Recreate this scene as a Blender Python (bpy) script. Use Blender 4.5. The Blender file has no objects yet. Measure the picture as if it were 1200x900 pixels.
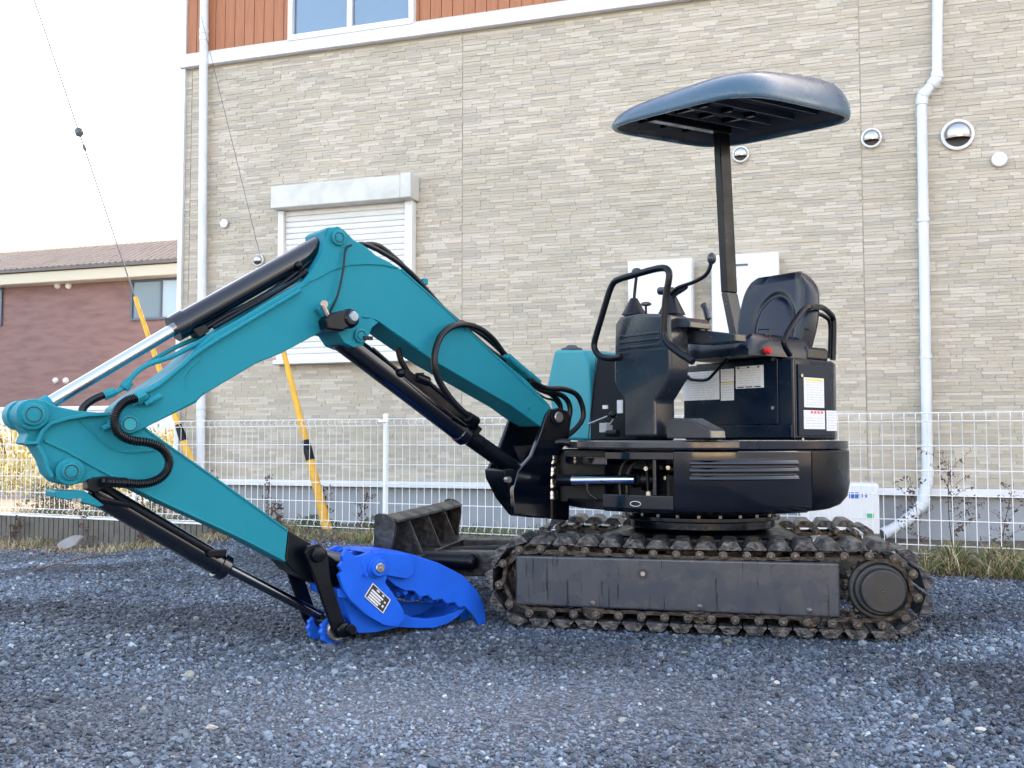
import bpy, math, random
import numpy as np
from mathutils import Matrix, Vector
random.seed(7); np.random.seed(7)
R = math.radians
S = bpy.context.scene
COL = S.collection

# ------------------------------------------------------------------ camera, world, sun, exposure
CAM = Vector((0.0, -4.77, 0.92))
YAW, FOC = R(11.6), 1150.0
PIT = math.atan(67 / FOC)
f0 = Vector((-math.sin(YAW), math.cos(YAW), 0)); RT = Vector((math.cos(YAW), math.sin(YAW), 0)); ZZ = Vector((0, 0, 1))
FW = f0 * math.cos(PIT) + ZZ * math.sin(PIT); UP = ZZ * math.cos(PIT) - f0 * math.sin(PIT)
cd = bpy.data.cameras.new('camera'); cam = bpy.data.objects.new('camera', cd); COL.objects.link(cam)
cd.sensor_width = 36; cd.lens = 36 * FOC / 1200; cd.clip_start = 0.05; cd.clip_end = 3000
cam.location = CAM; cam.rotation_euler = (math.pi / 2 + PIT, 0, YAW)
S.camera = cam
SUN_EL = R(25); SUN_AZ = R(30)            # azimuth measured from +Y towards +X
sdir = Vector((math.sin(SUN_AZ) * math.cos(SUN_EL), math.cos(SUN_AZ) * math.cos(SUN_EL), math.sin(SUN_EL)))
w = bpy.data.worlds.new('World'); S.world = w; w.use_nodes = True
nt = w.node_tree; bg = nt.nodes['Background']; sk = nt.nodes.new('ShaderNodeTexSky')
sk.sky_type = 'NISHITA'; sk.sun_disc = False; sk.sun_elevation = SUN_EL; sk.sun_rotation = SUN_AZ
sk.air_density = 1.0; sk.dust_density = 5.0; sk.ozone_density = 0.5
nt.links.new(sk.outputs[0], bg.inputs[0]); bg.inputs[1].default_value = 0.15
sl = bpy.data.lights.new('sun', 'SUN'); so = bpy.data.objects.new('sun', sl); COL.objects.link(so)
sl.energy = 3.5; sl.angle = R(0.5); sl.color = (1, 0.93, 0.82)
so.rotation_euler = sdir.to_track_quat('Z', 'Y').to_euler(); so.location = (0, 0, 20)
S.view_settings.view_transform = 'Standard'; S.view_settings.look = 'None'
S.view_settings.exposure = 3.08; S.view_settings.gamma = 1
S.view_settings.use_white_balance = True; S.view_settings.white_balance_temperature = 7800; S.view_settings.white_balance_tint = 14   # camera set for open shade
S.cycles.max_bounces = 6; S.cycles.diffuse_bounces = 3

# ------------------------------------------------------------------ materials
def mat(name, base, rough=0.5, metal=0.0, bump=0.0, bscale=60, dirt=None, dscale=6, damt=0.5, coat=0.0, rvar=0.0, spec=0.5, vcol=False, rnd=None, stretch=None, trans=0.0, streak=None):
    m = bpy.data.materials.new(name); m.use_nodes = True
    n = m.node_tree.nodes; l = m.node_tree.links; b = n['Principled BSDF']
    b.inputs['Roughness'].default_value = rough; b.inputs['Metallic'].default_value = metal
    b.inputs['Coat Weight'].default_value = coat; b.inputs['Coat Roughness'].default_value = 0.08
    b.inputs['Specular IOR Level'].default_value = spec
    tc = n.new('ShaderNodeTexCoord'); geo = n.new('ShaderNodeNewGeometry')
    src = geo.outputs['Position']
    if stretch:
        mp = n.new('ShaderNodeMapping'); mp.inputs['Scale'].default_value = stretch
        l.new(src, mp.inputs[0]); src = mp.outputs[0]
    if vcol:
        at = n.new('ShaderNodeAttribute'); at.attribute_name = 'col'; c = at.outputs['Color']
    elif rnd:
        oi = n.new('ShaderNodeObjectInfo'); cr = n.new('ShaderNodeValToRGB'); cr.color_ramp.interpolation = 'LINEAR'
        e = cr.color_ramp.elements; e[0].position = 0; e[0].color = (*rnd[0], 1); e[1].position = 1; e[1].color = (*rnd[-1], 1)
        for i in range(1, len(rnd) - 1):
            q = e.new(i / (len(rnd) - 1)); q.color = (*rnd[i], 1)
        l.new(oi.outputs['Random'], cr.inputs[0]); c = cr.outputs[0]
    else:
        rgb = n.new('ShaderNodeRGB'); rgb.outputs[0].default_value = (*base, 1); c = rgb.outputs[0]
    def noise(scale, det=5):
        t = n.new('ShaderNodeTexNoise'); t.inputs['Scale'].default_value = scale; t.inputs['Detail'].default_value = det
        l.new(src, t.inputs['Vector']); return t
    if dirt:
        t = noise(dscale, 8); r = n.new('ShaderNodeMapRange'); r.inputs[1].default_value = 0.42; r.inputs[2].default_value = 0.72; r.inputs[4].default_value = damt
        l.new(t.outputs[0], r.inputs[0]); mx = n.new('ShaderNodeMix'); mx.data_type = 'RGBA'
        l.new(r.outputs[0], mx.inputs[0]); l.new(c, mx.inputs[6]); mx.inputs[7].default_value = (*dirt, 1); c = mx.outputs[2]
    if streak:
        mp2 = n.new('ShaderNodeMapping'); mp2.inputs['Scale'].default_value = (60, 60, 3.2); l.new(geo.outputs['Position'], mp2.inputs[0])
        t = n.new('ShaderNodeTexNoise'); t.inputs['Scale'].default_value = 1; t.inputs['Detail'].default_value = 6; l.new(mp2.outputs[0], t.inputs['Vector'])
        r = n.new('ShaderNodeMapRange'); r.inputs[1].default_value = 0.63; r.inputs[2].default_value = 0.66; r.inputs[4].default_value = 0.8
        l.new(t.outputs[0], r.inputs[0]); mx = n.new('ShaderNodeMix'); mx.data_type = 'RGBA'
        l.new(r.outputs[0], mx.inputs[0]); l.new(c, mx.inputs[6]); mx.inputs[7].default_value = (*streak, 1); c = mx.outputs[2]
    l.new(c, b.inputs['Base Color'])
    if rvar:
        t = noise(9, 6); r = n.new('ShaderNodeMapRange'); r.inputs[1].default_value = 0.3; r.inputs[2].default_value = 0.7
        r.inputs[3].default_value = max(0.02, rough - rvar); r.inputs[4].default_value = rough + rvar
        l.new(t.outputs[0], r.inputs[0]); l.new(r.outputs[0], b.inputs['Roughness'])
    if bump:
        t = noise(bscale, 6); bp_ = n.new('ShaderNodeBump'); bp_.inputs['Strength'].default_value = min(1, bump); bp_.inputs['Distance'].default_value = 0.01
        l.new(t.outputs[0], bp_.inputs['Height']); l.new(bp_.outputs[0], b.inputs['Normal'])
    if trans: b.inputs['Subsurface Weight'].default_value = 0; b.inputs['Transmission Weight'].default_value = 0
    return m
TEAL = mat('teal_paint', (0.0, 0.195, 0.265), 0.5, bump=0.02, bscale=25, dirt=(0.0, 0.172, 0.24), dscale=4, damt=0.35, spec=0.08, rvar=0.08)
TEAL2 = mat('teal_hood_paint', (0.0, 0.25, 0.31), 0.35, coat=0.1, spec=0.2, rvar=0.08)
BLACK = mat('black_gloss_paint', (0.0004, 0.0022, 0.0075), 0.14, coat=0.6, spec=0.4, rvar=0.05, dirt=(0.002, 0.0045, 0.0095), dscale=3, damt=0.3)
BLACKM = mat('black_satin_paint', (0.0005, 0.002, 0.006), 0.33, spec=0.25, rvar=0.1, bump=0.05, bscale=40, dirt=(0.002, 0.0045, 0.009), dscale=7, damt=0.4)
PANEL = mat('dark_panel_paint', (0.001, 0.007, 0.019), 0.26, spec=0.32, rvar=0.08, dirt=(0.002, 0.010, 0.024), dscale=5, damt=0.3)
PLASTIC = mat('grey_black_plastic', (0.013, 0.019, 0.03), 0.24, spec=0.5, coat=0.2, rvar=0.08, bump=0.05, bscale=200)
DECK = mat('deck_paint', (0.03, 0.033, 0.041), 0.2, rvar=0.1, coat=0.2)
VINYL = mat('seat_vinyl', (0.001, 0.006, 0.0165), 0.3, spec=0.4, bump=0.06, bscale=120, rvar=0.06)
CANOPY = mat('canopy_shell_plastic', (0.042, 0.10, 0.155), 0.3, rvar=0.1, dirt=(0.034, 0.08, 0.125), dscale=3)
CANIN = mat('canopy_inner_plastic', (0.022, 0.032, 0.05), 0.5, bump=0.05)
RUBBER = mat('hose_rubber', (0.0005, 0.002, 0.0055), 0.38, spec=0.35, bump=0.1, bscale=150)
CHROME = mat('chrome_rod', (0.6, 0.63, 0.68), 0.16, metal=1.0, rvar=0.05)
MATTE = mat('matte_dark_panel', (0.001, 0.004, 0.010), 0.5, spec=0.12)
MATTE2 = mat('navy_door_panel', (0.002, 0.010, 0.024), 0.45, spec=0.2)
DARKROD = mat('dark_rod', (0.10, 0.115, 0.14), 0.2, metal=1.0)
STEEL = mat('worn_steel', (0.32, 0.32, 0.33), 0.38, metal=0.9, rvar=0.12, bump=0.1)
TRACK = mat('track_steel', (0.022, 0.02, 0.022), 0.3, metal=0.4, rvar=0.15, bump=0.5, bscale=45, dirt=(0.06, 0.054, 0.052), dscale=16, damt=0.7)
PINM = mat('track_pin_steel', (0.12, 0.115, 0.115), 0.3, metal=0.6, rvar=0.1, bump=0.3, bscale=80, dirt=(0.12, 0.09, 0.075), dscale=30, damt=0.6)
SHOE = mat('track_shoe_steel', (0.016, 0.02, 0.029), 0.33, metal=0.3, rvar=0.2, bump=0.7, bscale=60, dirt=(0.15, 0.15, 0.155), dscale=28, damt=0.85)
FRAME = mat('track_frame_paint', (0.043, 0.052, 0.068), 0.26, rvar=0.1, bump=0.06, bscale=30, dirt=(0.05, 0.056, 0.068), dscale=9, damt=0.4, coat=0.2, streak=(0.002, 0.004, 0.009))
HUB = mat('hub_paint', (0.012, 0.019, 0.026), 0.4, rvar=0.1, dirt=(0.06, 0.05, 0.045), dscale=12, damt=0.4)
BLADE = mat('worn_blade_paint', (0.009, 0.012, 0.017), 0.38, rvar=0.15, bump=0.3, bscale=35, dirt=(0.07, 0.075, 0.085), dscale=28, damt=0.8)
BLUE = mat('blue_paint', (0.0, 0.105, 0.62), 0.42, bump=0.05, bscale=30, spec=0.1, rvar=0.08, dirt=(0.0, 0.065, 0.42), dscale=9, damt=0.4)
RED = mat('red_grip', (0.6, 0.015, 0.02), 0.4)
REDINK = mat('red_print', (0.75, 0.08, 0.12), 0.5)
YPRINT = mat('yellow_print', (0.7, 0.62, 0.2), 0.5)
PAPER = mat('sticker_white', (0.66, 0.68, 0.7), 0.45, dirt=(0.5, 0.53, 0.56), dscale=60, damt=0.5)
INK = mat('grey_print', (0.42, 0.45, 0.5), 0.5)
DKINK = mat('black_print', (0.02, 0.02, 0.025), 0.5)
WHITEM = mat('white_metal', (0.78, 0.79, 0.81), 0.4, dirt=(0.62, 0.64, 0.64), dscale=2.5, damt=0.5)
WHITEB = mat('white_board', (0.74, 0.75, 0.77), 0.5, dirt=(0.6, 0.62, 0.6), dscale=3, damt=0.5)
SHUT = mat('shutter_cream', (0.74, 0.74, 0.72), 0.45, dirt=(0.6, 0.6, 0.58), dscale=4, damt=0.4)
SHBOX = mat('shutter_box_grey', (0.62, 0.61, 0.57), 0.45, dirt=(0.42, 0.45, 0.4), dscale=5, damt=0.6)
PVC = mat('white_pvc_pipe', (0.68, 0.72, 0.78), 0.35, dirt=(0.5, 0.54, 0.56), dscale=3, damt=0.5)
WIRE = mat('white_fence_wire', (0.82, 0.84, 0.86), 0.4)
MORTAR = mat('siding_base', (0.40, 0.36, 0.28), 0.85, bump=0.3)
TILE = mat('siding_stone', (0.4, 0.38, 0.33), 0.8, vcol=True, bump=0.35, bscale=55, dirt=(0.36, 0.34, 0.25), dscale=1.3, damt=0.35)
WOODB = mat('orange_board', (0.42, 0.16, 0.075), 0.6, bump=0.1, dirt=(0.32, 0.11, 0.05), dscale=5, damt=0.6, stretch=(6, 6, 0.6))
CONC = mat('concrete_grey', (0.34, 0.36, 0.39), 0.8, bump=0.3, dirt=(0.26, 0.27, 0.28), dscale=4, damt=0.6)
CONCD = mat('weathered_concrete', (0.14, 0.128, 0.112), 0.9, bump=0.6, dirt=(0.09, 0.085, 0.075), dscale=8, damt=0.8)
REDB = mat('red_brick_siding', (0.26, 0.145, 0.13), 0.75, bump=0.2, bscale=8, dirt=(0.18, 0.1, 0.094), dscale=1, damt=0.9, stretch=(1.6, 1.6, 8))
ROOF = mat('grey_brown_roof', (0.17, 0.155, 0.15), 0.7, dirt=(0.13, 0.11, 0.1), dscale=2, damt=0.7)
CREAM = mat('cream_fascia', (0.6, 0.54, 0.42), 0.5)
GLASS = mat('window_glass', (0.05, 0.13, 0.22), 0.05, spec=0.9, metal=0.0, coat=1.0)
GLASSD = mat('dim_glass', (0.09, 0.15, 0.2), 0.2, coat=0.4)
GLASSF = mat('frosted_glass', (0.3, 0.42, 0.52), 0.25, coat=0.5)
ALU = mat('dark_aluminium', (0.09, 0.1, 0.13), 0.4, metal=0.3)
YEL = mat('yellow_plastic', (0.8, 0.42, 0.035), 0.5, dirt=(0.55, 0.27, 0.05), dscale=14, damt=0.6)
CABLE = mat('grey_cable', (0.1, 0.105, 0.12), 0.5)
BLUEP = mat('blue_print', (0.02, 0.15, 0.55), 0.5)
GREENP = mat('green_print', (0.05, 0.45, 0.2), 0.5)
VENT = mat('vent_steel', (0.5, 0.5, 0.5), 0.3, metal=1.0)
STEM = mat('dry_stem', (0.12, 0.075, 0.05), 0.8)
LEAFB = mat('dry_leaf', (0.1, 0.055, 0.04), 0.8)
GRASS = mat('grass_blades', (0, 0, 0), 0.7, vcol=True)
LEAFG = mat('green_leaf', (0.06, 0.1, 0.035), 0.6, rnd=[(0.05, 0.09, 0.03), (0.09, 0.12, 0.04)])
LEAFY = mat('straw_leaf', (0.5, 0.42, 0.16), 0.8, vcol=True)
CAPM = mat('filler_cap_grey', (0.035, 0.045, 0.06), 0.5)

# ------------------------------------------------------------------ mesh collector
class MB:
    def __init__(s): s.v = []; s.f = []; s.c = None
    def add(s, vs, fs):
        o = len(s.v); s.v += [tuple(p) for p in vs]; s.f += [tuple(i + o for i in f) for f in fs]; return s
    def box(s, o, u, v, w_):                       # corner origin + three edge vectors
        o, u, v, w_ = map(Vector, (o, u, v, w_))
        p = [o, o + u, o + u + v, o + v]; p += [q + w_ for q in p]
        return s.add(p, [(3, 2, 1, 0), (4, 5, 6, 7), (0, 1, 5, 4), (1, 2, 6, 5), (2, 3, 7, 6), (3, 0, 4, 7)])
    def prism(s, poly, d):                          # poly: 3D points, extruded by vector d
        n = len(poly); p = [Vector(q) for q in poly]; d = Vector(d)
        nn = Vector((0, 0, 0))
        for i in range(n): nn += p[i].cross(p[(i + 1) % n])
        if nn.dot(d) > 0: p = p[::-1]
        return s.add(p + [q + d for q in p], [tuple(range(n)), tuple(range(2 * n - 1, n - 1, -1))] + [(i, i + n, (i + 1) % n + n, (i + 1) % n) for i in range(n)])
    def tube(s, pts, r, seg=10, cap=True):
        pts = [Vector(p) for p in pts]; n = len(pts); rs = r if isinstance(r, (list, tuple)) else [r] * n
        t = (pts[1] - pts[0]).normalized(); a = t.orthogonal().normalized(); rings = []
        for i in range(n):
            if i == 0: t = pts[1] - pts[0]
            elif i == n - 1: t = pts[-1] - pts[-2]
            else: t = (pts[i + 1] - pts[i]).normalized() + (pts[i] - pts[i - 1]).normalized()
            t.normalize(); a = (a - t * a.dot(t)).normalized(); b = t.cross(a)
            rings += [pts[i] + (a * math.cos(2 * math.pi * k / seg) + b * math.sin(2 * math.pi * k / seg)) * rs[i] for k in range(seg)]
        fs = [(i * seg + k, i * seg + (k + 1) % seg, (i + 1) * seg + (k + 1) % seg, (i + 1) * seg + k) for i in range(n - 1) for k in range(seg)]
        if cap: fs += [tuple(range(seg - 1, -1, -1)), tuple(range((n - 1) * seg, n * seg))]
        return s.add(rings, fs)
    def cyl(s, a, b, r, seg=20): return s.tube([a, b], r, seg)
    def steps(s, a, b, prof, seg=20):               # prof: (t along metres, radius)
        a, b = Vector(a), Vector(b); d = (b - a).normalized()
        t = d; x = t.orthogonal().normalized(); y = t.cross(x); vs = []; n = len(prof)
        for (q, r) in prof: vs += [a + d * q + (x * math.cos(2 * math.pi * k / seg) + y * math.sin(2 * math.pi * k / seg)) * r for k in range(seg)]
        fs = [(i * seg + k, i * seg + (k + 1) % seg, (i + 1) * seg + (k + 1) % seg, (i + 1) * seg + k) for i in range(n - 1) for k in range(seg)]
        fs += [tuple(range(seg - 1, -1, -1)), tuple(range((n - 1) * seg, n * seg))]
        return s.add(vs, fs)
    def ball(s, c, r, sc=(1, 1, 1), seg=14, rg=9):
        c = Vector(c); vs = [c + Vector((0, 0, -r * sc[2]))]
        for i in range(1, rg):
            p = math.pi * i / rg - math.pi / 2
            vs += [c + Vector((math.cos(p) * math.cos(2 * math.pi * k / seg) * r * sc[0], math.cos(p) * math.sin(2 * math.pi * k / seg) * r * sc[1], math.sin(p) * r * sc[2])) for k in range(seg)]
        vs.append(c + Vector((0, 0, r * sc[2]))); L = len(vs) - 1
        fs = [(0, 1 + (k + 1) % seg, 1 + k) for k in range(seg)]
        for i in range(rg - 2): fs += [(1 + i * seg + k, 1 + i * seg + (k + 1) % seg, 1 + (i + 1) * seg + (k + 1) % seg, 1 + (i + 1) * seg + k) for k in range(seg)]
        fs += [(L, 1 + (rg - 2) * seg + k, 1 + (rg - 2) * seg + (k + 1) % seg) for k in range(seg)]
        return s.add(vs, fs)
    def mesh(s, name, m, org, smooth=True):
        me = bpy.data.meshes.new(name); me.from_pydata([tuple(Vector(p) - org) for p in s.v], [], s.f)
        if m: me.materials.append(m)
        if smooth: me.polygons.foreach_set('use_smooth', [True] * len(me.polygons))
        if s.c is not None:
            a = me.color_attributes.new('col', 'FLOAT_COLOR', 'CORNER')
            arr = []
            for poly, c in zip(me.polygons, s.c): arr += [(*c, 1)] * poly.loop_total
            a.data.foreach_set('color', np.array(arr, dtype=np.float32).ravel())
        me.update(); return me

WLOC = {}
def link(o, parent=None, loc=Vector((0, 0, 0))):
    COL.objects.link(o); loc = Vector(loc); WLOC[o.name] = loc
    if parent: o.parent = parent; o.location = loc - WLOC[parent.name]
    else: o.location = loc
    return o
def tag(o, label=None, cat=None, group=None, kind=None):
    if label: o['label'] = label
    if cat: o['category'] = cat
    if group: o['group'] = group
    if kind: o['kind'] = kind
    return o
def thing(name, loc, label, cat, group=None):
    o = bpy.data.objects.new(name, None); o.empty_display_size = 0.1; link(o, None, loc); return tag(o, label, cat, group)
def obj(name, mb, m, parent=None, bev=0.0, seg=2, org=None, smooth=True, sub=0):
    xs = np.array(mb.v); org = Vector(org) if org is not None else Vector(((xs.min(0) + xs.max(0)) / 2).tolist())
    if parent is None and org is not None: org.z = float(xs[:, 2].min())
    o = bpy.data.objects.new(name, mb.mesh(name, m, org, smooth)); link(o, parent, org)
    fixn(o.data)
    if sub:
        q = o.modifiers.new('s', 'SUBSURF'); q.levels = sub; q.render_levels = sub
    elif bev and smooth:
        q = o.modifiers.new('b', 'BEVEL'); q.width = bev; q.segments = seg; q.limit_method = 'ANGLE'; q.angle_limit = R(32); q.harden_normals = True; q.use_clamp_overlap = True
    elif smooth:
        sharp_angle(o.data)
    return o
import bmesh
def fixn(me):
    bm = bmesh.new(); bm.from_mesh(me); bmesh.ops.recalc_face_normals(bm, faces=bm.faces); bm.to_mesh(me); bm.free()
def sharp_angle(me, a=R(35)):
    try: me.set_sharp_from_angle(angle=a)
    except Exception: pass
def inst(name, me, mtx, parent):
    o = bpy.data.objects.new(name, me); COL.objects.link(o); o.parent = parent
    o.matrix_local = Matrix.Translation(-WLOC[parent.name]) @ mtx
    WLOC[o.name] = mtx.to_translation(); return o

# ------------------------------------------------------------------ frames: upright planes, s along, z up, off towards the viewer side
def ray(x, y): return FW * FOC + RT * (x - 600) + UP * (450 - y)
class Fr:
    def __init__(s, O, ang):                        # ang: direction of s from +X
        s.O = Vector((O[0], O[1], 0)); s.u = Vector((math.cos(ang), math.sin(ang), 0)); s.n = Vector((math.sin(ang), -math.cos(ang), 0))
    def P(s, a, z, off=0): return s.O + s.u * a + s.n * off + Vector((0, 0, z))
    def hit(s, x, y, off=0):
        d = ray(x, y); p0 = s.O + s.n * off; p = CAM + d * ((p0 - CAM).dot(s.n) / d.dot(s.n)); return ((p - s.O).dot(s.u), p.z)
    def H(s, x, y, off=0): return s.P(*s.hit(x, y, off), off)
    def plate(s, mb, pix, near, far):               # pixel outline of the near face, extruded to far
        return mb.prism([s.H(x, y, near) for x, y in pix], s.n * (far - near))
    def disc(s, mb, x, y, r, o0, o1, seg=24, at=None):
        a = s.hit(x, y, at if at is not None else max(o0, o1)); return mb.cyl(s.P(*a, o0), s.P(*a, o1), r, seg)
    def box(s, mb, a0, a1, z0, z1, o0, o1): return mb.box(s.P(a0, z0, o0), s.u * (a1 - a0), s.n * (o1 - o0), (0, 0, z1 - z0))
def spline(pts, n=6):
    P = [Vector(p) for p in pts]; out = []
    for i in range(len(P) - 1):
        a = P[i - 1] if i else P[i] * 2 - P[i + 1]; b = P[i]; c = P[i + 1]; d = P[i + 2] if i + 2 < len(P) else P[i + 1] * 2 - P[i]
        for k in range(n):
            t = k / n; out.append(0.5 * ((2 * b) + (c - a) * t + (2 * a - 5 * b + 4 * c - d) * t * t + (3 * b - a - 3 * c + d) * t ** 3))
    return out + [P[-1]]

# ================================================================== SETTING
def from_pd(px, depth, z=0):
    lat = (px - 600) / FOC * depth; p = CAM + f0 * depth + RT * lat; p.z = z; return p
WA = R(-6.2); FA = R(-13.4)
wo = from_pd(1000, 9.0); W = Fr(wo, WA)
fo = from_pd(1000, 7.3); FN = Fr(fo, FA)

def vnoise(x, y, sc, seed=0):
    rs = np.random.RandomState(seed); G = rs.rand(64, 64); x = x * sc; y = y * sc
    xi = np.floor(x).astype(int); yi = np.floor(y).astype(int); fx = x - xi; fy = y - yi; fx = fx * fx * (3 - 2 * fx); fy = fy * fy * (3 - 2 * fy)
    g = lambda a, b: G[a % 64, b % 64]
    return (g(xi, yi) * (1 - fx) + g(xi + 1, yi) * fx) * (1 - fy) + (g(xi, yi + 1) * (1 - fx) + g(xi + 1, yi + 1) * fx) * fy
def fdist(x, y):                                     # signed distance in front of the fence line
    return (x - fo.x) * FN.n.x + (y - fo.y) * FN.n.y
def gz(x, y):
    x = np.asarray(x, float); y = np.asarray(y, float)
    h = (vnoise(x + 40, y + 40, 0.9, 1) - 0.5) * 0.03 + (vnoise(x + 40, y + 40, 3.1, 2) - 0.5) * 0.014 + (vnoise(x + 40, y + 40, 9, 3) - 0.5) * 0.008
    h = h * np.clip(1.5 - np.hypot(x, y) / 14, 0, 1)
    flat = np.clip((np.hypot((x + 0.05) / 1.3, (y - 0.75) / 0.9) - 0.8) * 2, 0.2, 1); h = h * flat - 0.004
    h = h + 0.09 * np.exp(-(((x - 1.55) / 0.42) ** 2 + ((y - 0.35) / 0.35) ** 2))
    sm_ = lambda t: np.clip(t, 0, 1) ** 2 * (3 - 2 * np.clip(t, 0, 1))
    lf_ = sm_((-3.9 - x) / 2.4); fd = fdist(x, y); h = h + 0.05 * np.clip(1 - fd / 1.2, 0, 1) * (1 - lf_) - 0.2 * lf_ * sm_((y + 0.5) / 4.0) * (fd > 0.0)
    return h
gx = np.unique(np.concatenate([np.linspace(-400, -9, 14), np.linspace(-9, 7, 330), np.linspace(7, 400, 14)]))
gy = np.unique(np.concatenate([np.linspace(-400, -5, 12), np.linspace(-5, 6, 230), np.linspace(6, 30, 30), np.linspace(30, 900, 12)]))
X, Y = np.meshgrid(gx, gy); Z = gz(X, Y); nx, ny = len(gx), len(gy)
me = bpy.data.meshes.new('ground'); idx = np.arange(nx * ny).reshape(ny, nx)
fs = np.stack([idx[:-1, :-1], idx[:-1, 1:], idx[1:, 1:], idx[1:, :-1]], -1).reshape(-1, 4)
me.from_pydata(np.stack([X.ravel(), Y.ravel(), Z.ravel()], -1).tolist(), [], fs.tolist())
me.polygons.foreach_set('use_smooth', [True] * len(me.polygons))
gm = bpy.data.materials.new('gravel_ground'); gm.use_nodes = True; n = gm.node_tree.nodes; l = gm.node_tree.links; b = n['Principled BSDF']
geo = n.new('ShaderNodeNewGeometry')
vo = n.new('ShaderNodeTexVoronoi'); vo.inputs['Scale'].default_value = 95; l.new(geo.outputs['Position'], vo.inputs['Vector'])
vo.inputs['Randomness'].default_value = 1
cr = n.new('ShaderNodeValToRGB'); e = cr.color_ramp.elements; e[0].color = (0.035, 0.042, 0.055, 1); e[1].color = (0.2, 0.22, 0.255, 1); e[1].position = 0.95; q = e.new(0.6); q.color = (0.085, 0.098, 0.125, 1)
sep = n.new('ShaderNodeSeparateColor'); l.new(vo.outputs['Color'], sep.inputs[0]); l.new(sep.outputs[0], cr.inputs[0])
nz = n.new('ShaderNodeTexNoise'); nz.inputs['Scale'].default_value = 1.1; nz.inputs['Detail'].default_value = 6; l.new(geo.outputs['Position'], nz.inputs['Vector'])
mr = n.new('ShaderNodeMapRange'); mr.inputs[1].default_value = 0.45; mr.inputs[2].default_value = 0.7; mr.inputs[4].default_value = 0.55; l.new(nz.outputs[0], mr.inputs[0])
mx = n.new('ShaderNodeMix'); mx.data_type = 'RGBA'; l.new(mr.outputs[0], mx.inputs[0]); l.new(cr.outputs[0], mx.inputs[6]); mx.inputs[7].default_value = (0.17, 0.18, 0.2, 1)
# soil towards the fence
dt = n.new('ShaderNodeVectorMath'); dt.operation = 'DOT_PRODUCT'; l.new(geo.outputs['Position'], dt.inputs[0]); dt.inputs[1].default_value = FN.n
ad = n.new('ShaderNodeMath'); ad.operation = 'SUBTRACT'; l.new(dt.outputs['Value'], ad.inputs[0]); ad.inputs[1].default_value = fo.dot(FN.n)
nz2 = n.new('ShaderNodeTexNoise'); nz2.inputs['Scale'].default_value = 3; nz2.inputs['Detail'].default_value = 8; l.new(geo.outputs['Position'], nz2.inputs['Vector'])
ad2 = n.new('ShaderNodeMath'); ad2.operation = 'ADD'; l.new(ad.outputs[0], ad2.inputs[0]); l.new(nz2.outputs[0], ad2.inputs[1])
mr2 = n.new('ShaderNodeMapRange'); mr2.inputs[1].default_value = 0.75; mr2.inputs[2].default_value = 1.35; mr2.inputs[3].default_value = 1; mr2.inputs[4].default_value = 0; l.new(ad2.outputs[0], mr2.inputs[0])
mr4 = n.new('ShaderNodeMapRange'); mr4.inputs[1].default_value = -4; mr4.inputs[2].default_value = -3; l.new(ad.outputs[0], mr4.inputs[0])
mm4 = n.new('ShaderNodeMath'); mm4.operation = 'MULTIPLY'; l.new(mr2.outputs[0], mm4.inputs[0]); l.new(mr4.outputs[0], mm4.inputs[1])
cr2 = n.new('ShaderNodeValToRGB'); e = cr2.color_ramp.elements; e[0].color = (0.035, 0.028, 0.02, 1); e[1].color = (0.2, 0.16, 0.12, 1); e[0].position = 0.3; e[1].position = 0.7
nz3 = n.new('ShaderNodeTexNoise'); nz3.inputs['Scale'].default_value = 30; nz3.inputs['Detail'].default_value = 8; l.new(geo.outputs['Position'], nz3.inputs['Vector']); l.new(nz3.outputs[0], cr2.inputs[0])
mx2 = n.new('ShaderNodeMix'); mx2.data_type = 'RGBA'; l.new(mm4.outputs[0], mx2.inputs[0]); l.new(mx.outputs[2], mx2.inputs[6]); l.new(cr2.outputs[0], mx2.inputs[7])
l.new(mx2.outputs[2], b.inputs['Base Color']); b.inputs['Roughness'].default_value = 0.75
bp2 = n.new('ShaderNodeBump'); bp2.inputs['Strength'].default_value = 0.9; bp2.inputs['Distance'].default_value = 0.008; l.new(vo.outputs['Distance'], bp2.inputs['Height']); bp2.invert = True; l.new(bp2.outputs[0], b.inputs['Normal'])
me.materials.append(gm); g = bpy.data.objects.new('ground', me); link(g); tag(g, kind='structure')

# ---- loose gravel stones
def in_view(x, y, m=40):
    dx, dy = x - CAM.x, y - CAM.y; dep = dx * f0.x + dy * f0.y; lat = dx * RT.x + dy * RT.y
    px = 600 + FOC * lat / np.maximum(dep, 0.1); return (dep > 2.3) & (px > -m) & (px < 1200 + m), dep
N = 500000
dep = 2.3 + (np.random.rand(N) ** 0.75) * 7.8; lat = (np.random.rand(N) - 0.5) * 1.16 * dep
sx = CAM.x + f0.x * dep + RT.x * lat; sy = CAM.y + f0.y * dep + RT.y * lat
fd = fdist(sx, sy); dust = vnoise(sx + 40, sy + 40, 0.7, 5) * 0.6 + vnoise(sx + 40, sy + 40, 2.3, 6) * 0.4
band = np.exp(-((dep - 3.45) / 0.5) ** 2) * np.clip(1.15 - np.abs(lat + 0.25) / 1.5, 0, 1)
keep = (fd > 0.3 + np.random.rand(N) * 0.7) & (np.random.rand(N) > (dust > 0.5) * 0.35 + band * 0.55)
sx, sy, dep, band = sx[keep], sy[keep], dep[keep], band[keep]; n_ = len(sx)
size = np.clip(np.random.lognormal(math.log(0.0058), 0.4, n_), 0.0032, 0.02) * (1 - 0.35 * band)
sz = gz(sx, sy) + size * (0.15 + 0.35 * np.random.rand(n_))
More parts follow.
